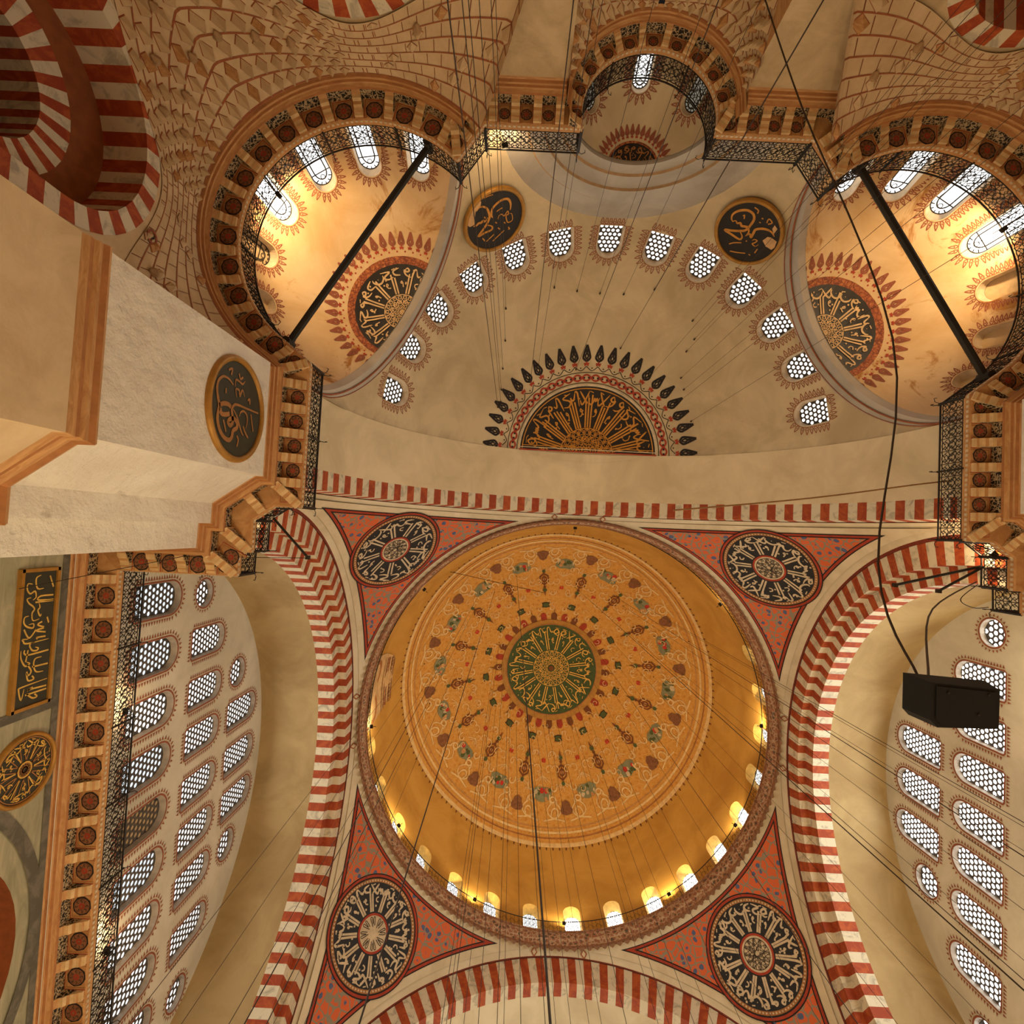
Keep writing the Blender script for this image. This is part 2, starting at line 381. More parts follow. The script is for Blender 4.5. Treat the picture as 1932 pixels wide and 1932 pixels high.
R2 = [[[-0.04,-0.14],[-0.07,-0.22],[-0.02,-0.4],[0.13,-0.5],[0.34,-0.54],[0.52,-0.48],[0.58,-0.34],[0.57,-0.2],[0.53,-0.09]],[[-0.49,-0.6],[-0.37,-0.67],[-0.25,-0.63],[-0.16,-0.52],[-0.13,-0.36],[-0.14,-0.22],[-0.2,-0.12],[-0.29,-0.03],[-0.42,0.07],[-0.62,0.21],[-0.4,0.21],[-0.18,0.23],[-0.13,0.16],[-0.16,0.09],[-0.28,-0.01]],[[-0.7,-0.19],[-0.59,-0.17],[-0.52,-0.2],[-0.43,-0.18],[-0.36,-0.21],[-0.31,-0.15],[-0.2,-0.23]],[[-0.42,0.53],[-0.12,0.42]],[[-0.22,0.63],[0.22,0.47]],[[0.1,-0.0],[0.15,-0.1],[0.25,-0.1],[0.31,-0.01],[0.45,-0.1],[0.45,0.01],[0.37,0.02],[0.38,0.26],[0.54,0.27],[0.56,0.06],[0.49,0.01]],[[0.11,-0.27],[0.21,-0.29],[0.32,-0.29]],[[0.0,0.04],[0.04,0.11]],[[-0.3,-0.31],[-0.27,-0.24]],[[0.27,0.19],[0.3,0.26]],[[0.37,0.43],[0.4,0.52],[0.35,0.5]],[[-0.51,0.35],[-0.46,0.49]],[[0.04,0.27],[0.09,0.36]],[[-0.24,-0.94],[-0.16,-0.88],[-0.03,-0.87],[0.11,-0.84]],[[-0.87,-0.33],[-0.79,-0.56],[-0.69,-0.75],[-0.52,-0.89],[-0.34,-0.89],[-0.28,-0.82],[-0.33,-0.71],[-0.51,-0.61],[-0.57,-0.47],[-0.65,-0.23],[-0.8,-0.23]]]
R3 = [[[-0.56,-0.03],[-0.65,-0.08],[-0.7,-0.2],[-0.65,-0.35],[-0.53,-0.48],[-0.39,-0.56],[-0.23,-0.56],[-0.13,-0.48],[-0.09,-0.36],[-0.09,-0.18],[-0.07,-0.12],[-0.01,-0.05],[-0.01,0.1]],[[-0.58,-0.05],[-0.51,-0.11],[-0.44,-0.07],[-0.37,-0.13],[-0.29,-0.08],[-0.2,-0.12],[-0.11,-0.15],[-0.11,-0.06],[-0.19,0.04],[-0.45,0.21],[-0.63,0.31],[-0.39,0.31],[-0.11,0.3],[-0.07,0.22],[-0.12,0.15],[-0.28,0.06]],[[-0.02,0.11],[0.05,-0.02],[0.14,0.05],[0.12,-0.11],[0.11,-0.22],[0.23,-0.34],[0.38,-0.41],[0.53,-0.42],[0.67,-0.36]],[[-0.27,0.61],[-0.18,0.49],[0.01,0.35]],[[-0.12,0.78],[0.08,0.69],[0.3,0.56]],[[0.23,0.11],[0.26,0.04],[0.35,0.03],[0.33,0.12],[0.29,0.19],[0.41,0.2],[0.45,0.1]],[[0.52,0.39],[0.51,0.23]],[[0.05,-0.59],[0.1,-0.6]],[[0.06,-0.46],[0.11,-0.47]],[[0.08,0.23],[0.12,0.21]],[[0.4,0.53],[0.46,0.52]],[[0.25,-0.56],[0.23,-0.69],[0.37,-0.65],[0.3,-0.55]],[[-0.43,-0.34],[-0.4,-0.39],[-0.35,-0.29]],[[-0.3,-0.73],[-0.16,-0.72],[-0.13,-0.63]],[[0.47,-0.07],[0.52,-0.25],[0.62,-0.29],[0.82,-0.28],[0.88,-0.1],[0.85,0.01],[0.65,0.02],[0.6,-0.01]],[[0.48,-0.51],[0.47,-0.64],[0.6,-0.59],[0.61,-0.41]]]
PQ = [[[-1.89,0.02],[-1.82,-0.13],[-1.63,-0.13],[-1.48,-0.05],[-1.48,0.14]],[[-1.85,0.33],[-1.49,0.48]],[[-1.64,-0.25],[-1.66,-0.4],[-1.49,-0.41],[-1.36,-0.3],[-1.42,-0.15],[-1.24,-0.1],[-1.16,-0.2]],[[-1.24,0.5],[-1.25,0.06],[-1.14,-0.01],[-1.09,0.52]],[[-1.08,-0.11],[-1.07,0.52]],[[-1.24,-0.26],[-1.21,-0.39],[-1.08,-0.32],[-0.97,-0.18],[-0.87,-0.12],[-0.76,-0.19],[-0.54,-0.14],[-0.56,0.07]],[[-1.04,0.02],[-0.91,0.06],[-0.82,0.0],[-0.64,0.09],[-0.71,0.13]],[[-0.7,-0.29],[-0.67,-0.42],[-0.51,-0.43],[-0.38,-0.31],[-0.32,-0.12],[-0.44,-0.11],[-0.44,-0.27]],[[-0.58,0.34],[-0.39,0.41]],[[-0.46,0.18],[-0.39,0.03],[-0.28,0.26]],[[-0.25,0.26],[-0.24,0.07],[-0.2,0.02],[-0.12,0.33]],[[0.01,0.34],[-0.0,0.04],[0.05,0.07]],[[-0.25,-0.01],[-0.05,-0.18],[-0.09,-0.28],[-0.32,-0.41]],[[0.11,0.46],[0.12,-0.27],[0.03,-0.4],[-0.03,-0.43],[-0.01,-0.25]],[[0.11,-0.01],[0.17,-0.18],[0.35,-0.09],[0.39,0.07],[0.33,0.12],[0.28,0.01]],[[0.46,0.49],[0.47,-0.18],[0.39,-0.34],[0.3,-0.33]],[[0.32,-0.22],[0.66,-0.27]],[[0.29,-0.45],[0.53,-0.43],[0.78,-0.28],[0.74,-0.13],[0.67,-0.24]],[[0.62,0.26],[0.64,0.04],[0.83,0.01],[1.04,0.11],[1.08,0.36]],[[0.88,0.5],[0.86,-0.04]],[[0.75,-0.21],[0.98,-0.06],[1.09,-0.15],[0.96,-0.21]],[[1.01,-0.21],[1.24,-0.14],[1.24,0.05],[1.13,-0.02]],[[1.35,0.52],[1.39,-0.33],[1.46,-0.42],[1.77,-0.32],[1.46,-0.25]],[[1.56,0.51],[1.52,-0.14]],[[1.66,0.52],[1.66,-0.2]],[[1.48,0.04],[1.54,-0.14]],[[1.63,-0.15],[1.81,0.05],[1.81,0.21],[1.71,0.12]]]
SDH =  [[-5.05,-24.01,27.56],[-5.03,-22.67,28.58],[-5.11,-21.33,29.26],[-5.3,-19.29,29.83],[-5.15,-19.6,29.83],[-5.15,-20.25,29.65],[-2.55,-25.26,27.56],[-1.31,-25.27,27.85],[-0.07,-25.26,27.97],[1.19,-25.24,27.9],[2.7,-25.35,27.41],[-3.52,-21.0,30.08],[-3.11,-21.79,29.88],[-0.92,-21.81,30.29],[1.47,-22.94,29.64],[3.24,-21.46,29.98],[4.87,-23.92,27.74],[4.9,-22.6,28.7],[4.87,-21.33,29.38],[5.63,-18.99,29.71],[5.09,-20.72,29.52],[4.81,-19.99,29.89],[5.15,-23.11,28.21]]
DMH =  [[-3.59,-8.44,46.18],[-5.45,-6.95,46.44],[-6.71,-6.81,45.9],[-7.12,-5.35,46.38],[1.62,-7.65,47.06],[5.33,-7.52,46.14],[4.96,-7.14,46.54],[-5.25,0.09,48.26],[-5.29,1.94,48.1],[-4.85,-2.26,48.22],[-4.86,3.34,48.0],[-4.33,-0.24,48.6],[-3.8,3.89,48.18],[-3.63,2.13,48.62],[-2.96,4.77,48.12],[-2.26,3.46,48.64],[-1.83,4.1,48.56],[-1.45,3.38,48.74],[-0.53,4.99,48.34],[-0.39,3.66,48.74],[0.74,4.72,48.44],[1.62,4.01,48.6],[1.48,2.65,48.88],[1.63,1.12,49.08],[3.54,4.1,48.2],[2.7,0.57,48.94],[-10.44,-3.22,44.6],[-10.92,-0.94,44.56],[-8.87,-2.92,46.06],[-10.35,2.42,44.92],[-8.53,-0.13,46.66],[3.36,0.16,48.8],[5.68,1.72,47.98],[3.32,-2.76,48.6],[6.15,-0.45,47.88],[4.66,-3.49,48.02],[8.68,-0.32,46.54],[6.56,-3.84,47.18],[9.02,-2.36,46.08],[8.47,-3.92,46.06],[5.84,-6.28,46.62],[10.75,-4.01,43.92],[9.36,-5.38,44.74]]
# ------------------------------------------------------------------ plan of the cornice (rail line), left half then mirrored
ZT = 18.36; ZS = 18.08; ZW = 17.18
EX = (-9.8, -22.1); NI = (0.05, -27.2)
def arcp(c, r, a0, a1, n): return [(c[0] + r * cos(rad(a0 + (a1 - a0) * i / n)), c[1] + r * sin(rad(a0 + (a1 - a0) * i / n))) for i in range(n + 1)]
half = [(-17.44, 16.6), (-17.44, -10.28), (-13.42, -10.28), (-13.40, -11.1), (-12.98, -11.1), (-12.98, -12.22), (-12.28, -12.72), (-11.38, -12.73), (-11.38, -17.75)]
iP = (1, 8)
ea = arcp(EX, 4.4, 124, 315, 44); iE = (8, 8 + 45); half += ea
iF = (len(half) - 1, len(half) + 1); half += [(-5.8, -26.56), (-2.36, -26.56)]
na = arcp((0.0, -27.2), 2.4, 166, 374, 32); iN = (len(half) - 1, len(half) + 33)
path = half + na + [(-x, y) for x, y in reversed(half)]
NP = len(path)
def mir(r): return (NP - 1 - r[1], NP - 1 - r[0])
def seg_n(i):
    dx, dy = path[i + 1][0] - path[i][0], path[i + 1][1] - path[i][1]; l = hypot(dx, dy) or 1
    return dy / l, -dx / l
OFFV = []
for i in range(NP):
    a = seg_n(max(0, i - 1)) if i > 0 else seg_n(0); b = seg_n(min(i, NP - 2))
    q = 1 + a[0] * b[0] + a[1] * b[1]
    OFFV.append(((a[0] + b[0]) / max(q, 0.5), (a[1] + b[1]) / max(q, 0.5)))
def sc(i): return 0.66 if iN[0] < i < iN[1] else 1.0
def off(i, o): return (path[i][0] + OFFV[i][0] * o * sc(i), path[i][1] + OFFV[i][1] * o * sc(i))
def walk(r, step, margin=0.3, corners=False):
    """frames (x, y, tangent, normal, scale) along the rail line"""
    out = []
    i = r[0]
    runs = []
    while i < r[1]:
        j = i + 1; dx, dy = path[j][0] - path[i][0], path[j][1] - path[i][1]; ang = atan2(dy, dx); L = hypot(dx, dy); pts = [i, j]
        while j < r[1]:
            d2 = atan2(path[j + 1][1] - path[j][1], path[j + 1][0] - path[j][0])
            if abs((d2 - ang + pi) % (2 * pi) - pi) > rad(14): break
            ang = d2; j += 1; pts.append(j); L += hypot(path[j][0] - path[j - 1][0], path[j][1] - path[j - 1][1])
        runs.append((pts, L)); i = j
    def turn(i):
        if i <= 0 or i >= NP - 1: return 0
        a, b = seg_n(i - 1), seg_n(i); return a[0] * b[1] - a[1] * b[0]
    for pts, L in runs:
        if L < 0.55: continue
        m0 = m1 = margin
        if corners:
            if turn(pts[0]) < -0.3: m0 = 0.82
            if turn(pts[-1]) < -0.3: m1 = 0.82
            if turn(pts[0]) < -0.3:
                i = pts[0]; o_ = OFFV[i]; l_ = hypot(*o_); out.append((path[i][0], path[i][1], (-o_[1] / l_, o_[0] / l_), (o_[0] / l_, o_[1] / l_), l_ * sc(i)))
        n = max(1, round((L - m0 - m1) / step)); st = (L - m0 - m1) / n if L > m0 + m1 + 0.35 else 0
        tg = [m0 + st * k for k in range(n + 1)] if st else ([] if corners and L < 1.3 and (m0 > .5 or m1 > .5) else [L / 2])
        acc = 0
        for a, b in zip(pts, pts[1:]):
            dx, dy = path[b][0] - path[a][0], path[b][1] - path[a][1]; l = hypot(dx, dy)
            while tg and tg[0] <= acc + l + 1e-6:
                t = (tg.pop(0) - acc) / l
                out.append((path[a][0] + dx * t, path[a][1] + dy * t, (dx / l, dy / l), (dy / l, -dx / l), sc(a) if sc(a) == sc(b) else 1.0))
            acc += l
    return out
def cornice(r, step, name, label):
    b = MB(); fr = MB()
    prof = [(1.7, ZT), (0, ZT), (0, ZS + 0.04), (0.05, ZS), (0.72, ZS), (0.72, 17.66), (0.68, 17.62), (0.70, 17.55), (0.78, 17.50), (0.79, 17.44), (0.85, 17.40), (0.86, 17.33), (0.93, 17.28), (0.97, 17.18)]
    P = [[(*off(i, o), z) for o, z in prof] for i in range(r[0], r[1] + 1)]
    b.grid(P, 'stone', kf=lambda i, j: 'stone2' if j in (6, 9, 11) else 'stone')
    root = b.build(name, label=label, cat='cornice', kind='structure')
    fr.grid([[(*off(i, o), z) for o, z in [(0.715, ZS - 0.02), (0.712, 17.67)]] for i in range(r[0], r[1] + 1)], 'frieze')
    fr.build('scroll_frieze', root)
    # bead edge
    bd = MB()
    for (x, y, t, n, s) in walk(r, 0.17, 0.05):
        bd.box((x - n[0] * 0.012, y - n[1] * 0.012, ZS + 0.10), (0.09, 0.02, 0.09), 'bone', (Vector((t[0], t[1], 0)), Vector((n[0], n[1], 0)), Vector((0, 0, 1))))
    bd.build('bead_edge', root)
    fs = walk(r, step, 0.3, True)
    pr = [(0.06, ZS), (0.06, 18.0), (0.15, 17.97), (0.20, 17.93), (0.28, 17.92), (0.36, 17.88), (0.44, 17.84), (0.50, 17.76), (0.62, 17.74), (0.70, 17.64), (0.74, 17.60), (0.74, ZS)]
    proto = {}
    for (x, y, t, n, s) in fs:
        q = MB(); wv = 0.30 * (0.8 if s < 1 else 1)
        q.prism(pr, lambda a, z, c: (x + n[0] * a * s + t[0] * c, y + n[1] * a * s + t[1] * c, z), wv, 'corbel', kf=lambda i: 'stone' if i in (2, 5, 8) else 'corbel')
        for e in (-1, 1):
            q.grid([[(x + n[0] * a * s + t[0] * e * (wv / 2 + 0.004), y + n[1] * a * s + t[1] * e * (wv / 2 + 0.004), z) for z in (ZS - 0.01, lo)] for a, lo in ((0.3, 17.95), (0.48, 17.84), (0.7, 17.7))], 'frieze')
        q.build('corbel', root)
    for A, B in zip(fs, fs[1:]):
        dx, dy = B[0] - A[0], B[1] - A[1]; l = hypot(dx, dy)
        if l > step * 1.45 or A[2][0] * B[2][0] + A[2][1] * B[2][1] < 0.3: continue
        tx, ty = dx / l, dy / l; nx, ny = ty, -tx; s = min(A[4], B[4])
        mx, my = (A[0] + B[0]) / 2, (A[1] + B[1]) / 2
        sag = 0.0
        F = plane_chart((mx + nx * (0.37 * s + sag), my + ny * (0.37 * s + sag), ZS), (tx, ty, 0), (nx, ny, 0), (0, 0, -1))
        q = MB(); hw = l / 2 - 0.16; d = 0.34 * s; rr = min(hw - 0.03, d - 0.045, 0.31)
        if rr < 0.08: continue
        for k, (e, kk) in enumerate(((0.0, 'brick'), (0.035, 'stone'), (0.07, 'stone2'))):
            q.ribbon(F, [(-hw + e, -d), (-hw + e, d - e), (hw - e, d - e), (hw - e, -d)], 0.025, 0.006, kk)
        oc = [(rr * (1.0 + 0.06 * (i % 2)) * cos(2 * pi * i / 16 + pi / 16), -0.03 + rr * (1.0 + 0.06 * (i % 2)) * sin(2 * pi * i / 16 + pi / 16)) for i in range(16)]
        q.fan(F, oc, 0.012, 'ink')
        q.dot(F, (0, -0.03), rr * 0.88, 0.018, 'mauve', 16)
        for i in range(8):
            a = 2 * pi * i / 8
            q.ribbon(F, [(rr * .45 * cos(a), -.03 + rr * .45 * sin(a)), (rr * .62 * cos(a + .25), -.03 + rr * .62 * sin(a + .25)), (rr * .8 * cos(a), -.03 + rr * .8 * sin(a))], 0.02, 0.022, 'ink')
        q.dot(F, (0, -0.03), rr * 0.34, 0.024, 'brick', 8)
        q.dot(F, (0, -0.03), rr * 0.14, 0.028, 'mauve', 6)
        q.build('rosette_panel', root)
    return root
SIDE = ('left', 'right')
for si, s in enumerate((1, -1)):
    fn = (lambda r: r) if s == 1 else mir
    sd = SIDE[si]
    cornice(fn((0, 1)), 1.12, 'gallery_cornice', 'bracketed tan cornice under the %s gallery railing' % sd)
    cornice(fn(iP), 0.86, 'pier_cornice', 'stepped bracketed cornice around the %s pier' % sd)
    cornice(fn(iE), 1.02, 'exedra_cornice', 'curved bracketed cornice under the %s corner half dome' % sd)
    cornice(fn(iF), 0.84, 'front_cornice', 'straight bracketed cornice just %s of the small middle niche' % sd)
cornice(iN, 0.78, 'niche_cornice', 'tightly curved bracketed cornice of the small middle niche')
# ------------------------------------------------------------------ floor and outer walls
b = MB(); b.grid([[(x, y, -1.6) for y in (-33, 25)] for x in (-25, 25)], 'carpet'); b.build('floor', label='red carpeted floor of the prayer hall', cat='floor', kind='structure')
b = MB()
b.box((0, 25.2, 8.4), (50, 0.4, 20), 'beige'); b.build('wall_south', label='plain stone wall behind the viewer', cat='wall', kind='structure')
for si, s in enumerate((1, -1)):
    b = MB(); b.box((-s * 25.2, -4, 8.4), (0.4, 58, 20), 'beige'); b.build('wall_aisle_' + SIDE[si], label='plain %s aisle wall' % SIDE[si], cat='wall', kind='structure')
# gallery walls of marble, with a blind arch
GA = (0.6, 12.45, 3.9)
def gallery_wall(s, nm):
    X = -s * 18.41
    F = plane_chart((X, 0, 0), (0, 1, 0), (0, 0, 1), (s, 0, 0))
    rr = GA[2]
    hole = [(GA[0] - rr, -1.5)] + [(GA[0] + rr * cos(a), GA[1] + rr * sin(a)) for a in [pi - pi * i / 24 for i in range(25)]] + [(GA[0] + rr, -1.5)]
    V, Fc = sheet([(-11.25, -1.6), (17, -1.6), (17, 17.25), (-11.25, 17.25)], [hole], 2.0, F)
    b = MB(); b.add(V, Fc, 'marble'); root = b.build(nm, label='grey green marble wall under the %s gallery' % SIDE[0 if s == 1 else 1], cat='wall', kind='structure')
    q = MB(); q.grid([[F(u, v, h) for h in (0, -1.2)] for u, v in hole], 'umber'); q.fan(lambda u, v, h: F(u, v, -1.2), hole, 0, 'umber'); q.build('arch_recess', root)
    q = MB()
    q.ring(F, (.5, 11.25), 5.5, 5.9, 0.045, 'dkmarble', 60, a0=0, a1=pi)
    q.grid([[F(y, z, 0.03) for z in (16.96, 17.2)] for y in (-11.2, 17)], 'dkmarble')
    for y in (-4.9 - 1.35, 8.2):
        q.grid([[F(y + e, z, 0.03) for z in (-1.5, 16.96)] for e in (0, 0.28)], 'dkmarble')
    for y in (-11.2,):
        q.grid([[F(y + e, z, 0.03) for z in (-1.5, 16.96)] for e in (0, 0.3)], 'dkmarble')
    q.build('dark_inlay', root)
    return root
gallery_wall(1, 'wall_left'); gallery_wall(-1, 'wall_right')
# piers: the wall line under the pier cornice, carried down
for si, s in enumerate((1, -1)):
    r = iP if s == 1 else mir(iP)
    idx = list(range(r[0], r[1] + 1))
    b = MB()
    def line(o, ext=True):
        L = [off(i, o) for i in idx]
        if s == 1: L = L[:-1] + [(L[-1][0], -17.42), (-14.9, -17.42)]
        else: L = [(14.9, -17.42), (L[0][0], -17.42)] + L[1:]
        return L
    L = line(0.95); b.grid([[(x, y, z) for z in (ZW + 0.05, 10.25)] for x, y in L], 'rough')
    b.grid([[(x, y, z) for z in (9.6, -1.6)] for x, y in L], 'beige')
    root = b.build('pier_wall', label='massive white %s pier with a tan moulding low down' % SIDE[si], cat='pier', kind='structure')
    q = MB(); mp = [(0.95, 10.25), (0.84, 10.2), (0.80, 10.1), (0.86, 10.0), (0.86, 9.92), (0.92, 9.86), (0.90, 9.75), (0.97, 9.6)]
    q.grid([[(x, y, z) for z, (x, y) in [(z, p) for z, p in zip([m[1] for m in mp], col)]] for col in zip(*[line(m[0]) for m in mp])], 'stone', kf=lambda i, j: 'stone2' if j in (2, 5) else 'stone')
    q.build('stone_molding', root)
# ------------------------------------------------------------------ wall behind: front faces, niche recess, corner bays with striped arches
YB = -27.52
def striped(b, F, prof_out, prof_in, d0, d1, k0=0, VS=1):
    """voussoir strip between two matching curves; alternating stones"""
    for i in range(len(prof_out) - 1):
        k = 'red' if (i // VS + k0) % 2 == 0 else 'wvous'
        b.grid([[F(*prof_out[j], d0), F(*prof_in[j], d1)] for j in (i, i + 1)], k)
def arch_curve(c, r, zleg, n, leg=None):
    """(u,z) points: left leg up, semicircle, right leg down"""
    L = [(c[0] + r * cos(pi - pi * i / n), c[1] + r * sin(pi - pi * i / n)) for i in range(n + 1)]
    m = leg or max(2, int((c[1] - zleg) / (pi * r / n)))
    up = [(c[0] - r, zleg + (c[1] - zleg) * i / m) for i in range(m)]
    return up + L + [(c[0] + r, c[1] - (c[1] - zleg) * (i + 1) / m) for i in range(m)]
def bay_arch(F, u0, label, parent_label):
    """outer striped order, reveal coloured brown for its shade, inner striped order and a black sheet for the dark void; F(u,z,d) with d going into the wall"""
    b = MB(); n = 22; c1 = (u0, 12.2); c2 = (u0, 11.6); zl = 6.0; m = 15
    o1 = arch_curve(c1, 3.22, zl, n, m); i1 = arch_curve(c1, 2.66, zl, n, m)
    striped(b, F, o1, i1, -0.02, -0.02); striped(b, F, i1, i1, -0.02, 1.25)
    r2 = arch_curve(c2, 2.25, zl, n, m); r3 = arch_curve(c2, 1.5, zl, n, m)
    b.grid([[F(*p, 1.25), F(*q, 1.35)] for p, q in zip(i1, r2)], 'umber')
    striped(b, F, r2, r3, 1.35, 1.5); striped(b, F, r3, r3, 1.5, 2.9)
    root = b.build('striped_arch_trim', label=label, cat='arch', kind='structure')
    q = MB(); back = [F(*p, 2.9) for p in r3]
    q.add(back, [list(range(len(back)))], 'ink'); q.build('dark_void_sheet', root)  # flat black sheet in place of the unlit space beyond the arch
    return root
nwin = [0]
for si, s in enumerate((1, -1)):
    sd = SIDE[si]
    # side wall of the corner bay
    F = lambda u, z, d=0.0, s=s: Vector((-s * (15.17 + d), u, z))
    hole = arch_curve((-22.4, 12.2), 3.2, 5.9, 30, 2)
    V, Fc = sheet([(-27.6, -1.6), (-17.3, -1.6), (-17.3, 18.0), (-27.6, 18.0)], [hole], 2.5, F)
    b = MB(); b.add(V, Fc, 'beige'); wb = b.build('wall_bay_' + sd, label='%s side wall of the corner bay pierced by a striped arch' % sd, cat='wall', kind='structure')
    for yy, zz in ((-20.36, 15.2), (-25.43, 15.72)):
        q = MB(); B_ = plane_chart(F(yy, zz, -.02), (0, 1, 0), (0, 0, 1), (s, 0, 0)); q.ring(B_, (0, 0), .01, .2, .05, 'mauve', 20); q.ring(B_, (0, 0), .15, .22, .08, 'fringe', 20); q.dot(B_, (0, 0), .07, .09, 'ink', 8); q.build('carved_boss', wb)
    bay_arch(F, -22.4, 'red and white striped arch in the %s side wall of the corner bay' % sd, None)
    # back wall
    G = lambda u, z, d=0.0, s=s: Vector((-s * u, YB - d, z))
    hole = arch_curve((9.75, 12.2), 3.2, 5.9, 30, 2)
    V, Fc = sheet([(2.98, -1.6), (15.25, -1.6), (15.25, 18.0), (6.2, 18.0), (6.2, 17.2), (2.98, 17.2)], [hole], 2.5, G)
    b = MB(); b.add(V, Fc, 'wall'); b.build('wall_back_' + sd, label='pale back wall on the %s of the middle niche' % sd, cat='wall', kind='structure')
    bay_arch(G, 9.75, 'red and white striped arch in the back wall, %s of the middle niche' % sd, None)
# niche recess below its cornice
b = MB()
for s in (1, -1): b.grid([[(s * 3.0, y, z) for z in (-1.6, 17.4)] for y in (YB, -30.6)], 'stone' if s == 1 else 'white')
b.grid([[(x, -30.6, z) for z in (-1.6, 17.4)] for x in (-3.0, 3.0)], 'white')
b.build('wall_niche', label='deep rectangular recess under the small middle niche', cat='wall', kind='structure')
# ------------------------------------------------------------------ muqarnas: from the cornice circle down to the square bay
def muqarnas(c, r, half_, a0, a1, hmin, hmax, name, label, nt=7, cell=0.44, faint=False):
    b = MB(); w2 = half_
    def P(a, t, push=0.0):
        dsq = w2 / max(abs(cos(a)), abs(sin(a)))
        q = abs(sin(2 * a)); H = hmin + (hmax - hmin) * q * q
        d = r + (dsq - r) * t ** 0.9 - push - 0.02
        return Vector((c[0] + d * cos(a), c[1] + d * sin(a), ZW + 0.06 - H * t))
    n = int(abs(a1 - a0) * r / 0.12)
    A = [a0 + (a1 - a0) * i / n for i in range(n + 1)]
    rows = []
    for k in range(nt):                                     # stepped tiers
        rows.append([P(a, k / nt) for a in A]); rows.append([P(a, (k + 0.86) / nt, 0.0) + Vector((0, 0, 0)) for a in A])
    rows.append([P(a, 1.0) for a in A])
    b.grid(rows, 'beige')
    root = b.build(name, label=label, cat='muqarnas', kind='structure')
    dm = MB(); ln = MB()
    for k in range(nt):
        for t in (k / nt,):
            ln.grid([[P(a, t + 0.0, 0.012), P(a, t + 0.014, 0.012)] for a in A], 'redline')
        m = max(3, int(abs(a1 - a0) * r / cell))
        for i in range(m):
            a = a0 + (a1 - a0) * (i + 0.5 + 0.5 * (k % 2)) / m
            if a > max(a0, a1) - 0.02: continue
            q = abs(sin(2 * a))
            da = 0.36 * abs(a1 - a0) / m; tc = (k + 0.5) / nt; dt = 0.43 / nt * (1.0 if q > 0.35 else 0.8)
            if q < 0.18: # plain tall panel
                for e in (-1, 1): ln.grid([[P(a + e * da, tc - dt, 0.015), P(a + e * da + 0.006, tc - dt, 0.015)], [P(a + e * da, tc + dt, 0.015), P(a + e * da + 0.006, tc + dt, 0.015)]], 'redline')
                continue
            if faint:
                for e in (-.5, .5):
                    aa = a + e * abs(a1 - a0) / m
                    ln.grid([[P(aa, tc - dt, 0.014), P(aa + .0035, tc - dt, 0.014)], [P(aa, tc + dt, 0.014), P(aa + .0035, tc + dt, 0.014)]], 'redline')
                if (i * 2 + k * 3) % 5: continue
            push = (0.14 + 0.22 * q) * (0.5 if faint else 1)
            top, bot = P(a, tc - dt, 0.03), P(a, tc + dt * 1.15, 0.03); l, r_ = P(a - da, tc + dt * .15, 0.03), P(a + da, tc + dt * .15, 0.03)
            mid = P(a, tc - dt * 0.1, push)
            dm.add([top, r_, bot, l, mid], [(0, 1, 4), (1, 2, 4), (2, 3, 4), (3, 0, 4)], 'beige' if (i + k) % 5 else 'stone')
            e = 1.09
            T, Bq, Lq, Rq = [mid + (p - mid) * e for p in (top, bot, l, r_)]
            for p0, p1, q0, q1 in ((top, r_, T, Rq), (r_, bot, Rq, Bq), (bot, l, Bq, Lq), (l, top, Lq, T)): ln.add([p0, p1, q1, q0], [(0, 1, 2, 3)], 'redline')
            if q > 0.55 and k in (2, 4) and i % 2 == 0:       # hanging knops with a dark hollow beside
                dm.tube([bot + Vector((0, 0, 0.1)), bot, bot - Vector((0, 0, 0.16))], [0.12, 0.15, 0.03], 'haze', 8)
    dm.build('lozenge_facets', root); ln.build('red_outlines', root)
for si, s in enumerate((1, -1)):
    c = (-s * 9.8, -22.1)
    for (a0, a1, nm) in ((rad(128), rad(180), 'inner'), (rad(180), rad(270), 'outer'), (rad(270), rad(318), 'front')):
        if s == -1: a0, a1 = pi - a1, pi - a0
        place = {'inner': 'beside the pier', 'outer': 'in the far corner of the bay', 'front': 'fading onto the back wall'}[nm]
        muqarnas(c, 5.33, 5.36, a0, a1, 1.7, 4.4 if nm == 'outer' else 3.4, 'muqarnas_cove', 'carved stalactite vaulting under the %s curved cornice, %s' % (SIDE[si], place), faint=nm != 'outer')
for s in (1, -1):
    a0, a1 = (rad(182), rad(268)) if s == 1 else (rad(272), rad(358))
    muqarnas((0, -27.2), 3.0, 3.02, a0, a1, 1.2, 3.0, 'muqarnas_cove', 'small stalactite vaulting on the %s of the middle niche recess' % SIDE[0 if s == 1 else 1], 6, 0.36)
# ------------------------------------------------------------------ windows
def arch_outline(hw, v0, vs, n=14):
    """flat sill at v0, straight to vs, round head"""
    return [(-hw, v0), (hw, v0)] + [(hw * cos(pi * i / n), vs + hw * sin(pi * i / n)) for i in range(n + 1)]
def round_outline(r, n=28): return [(r * cos(2 * pi * i / n), r * sin(2 * pi * i / n)) for i in range(n)]
def scale_poly(P, k, kb=None):
    cx = (min(p[0] for p in P) + max(p[0] for p in P)) / 2; cy = (min(p[1] for p in P) + max(p[1] for p in P)) / 2
    return [(cx + (x - cx) * k, cy + (y - cy) * (kb or k)) for x, y in P]
def resample(P, step):
    out = []; n = len(P)
    for i in range(n):
        a, b = P[i], P[(i + 1) % n]; l = hypot(b[0] - a[0], b[1] - a[1]); m = max(1, round(l / step))
        out += [(a[0] + (b[0] - a[0]) * j / m, a[1] + (b[1] - a[1]) * j / m) for j in range(m)]
    return out
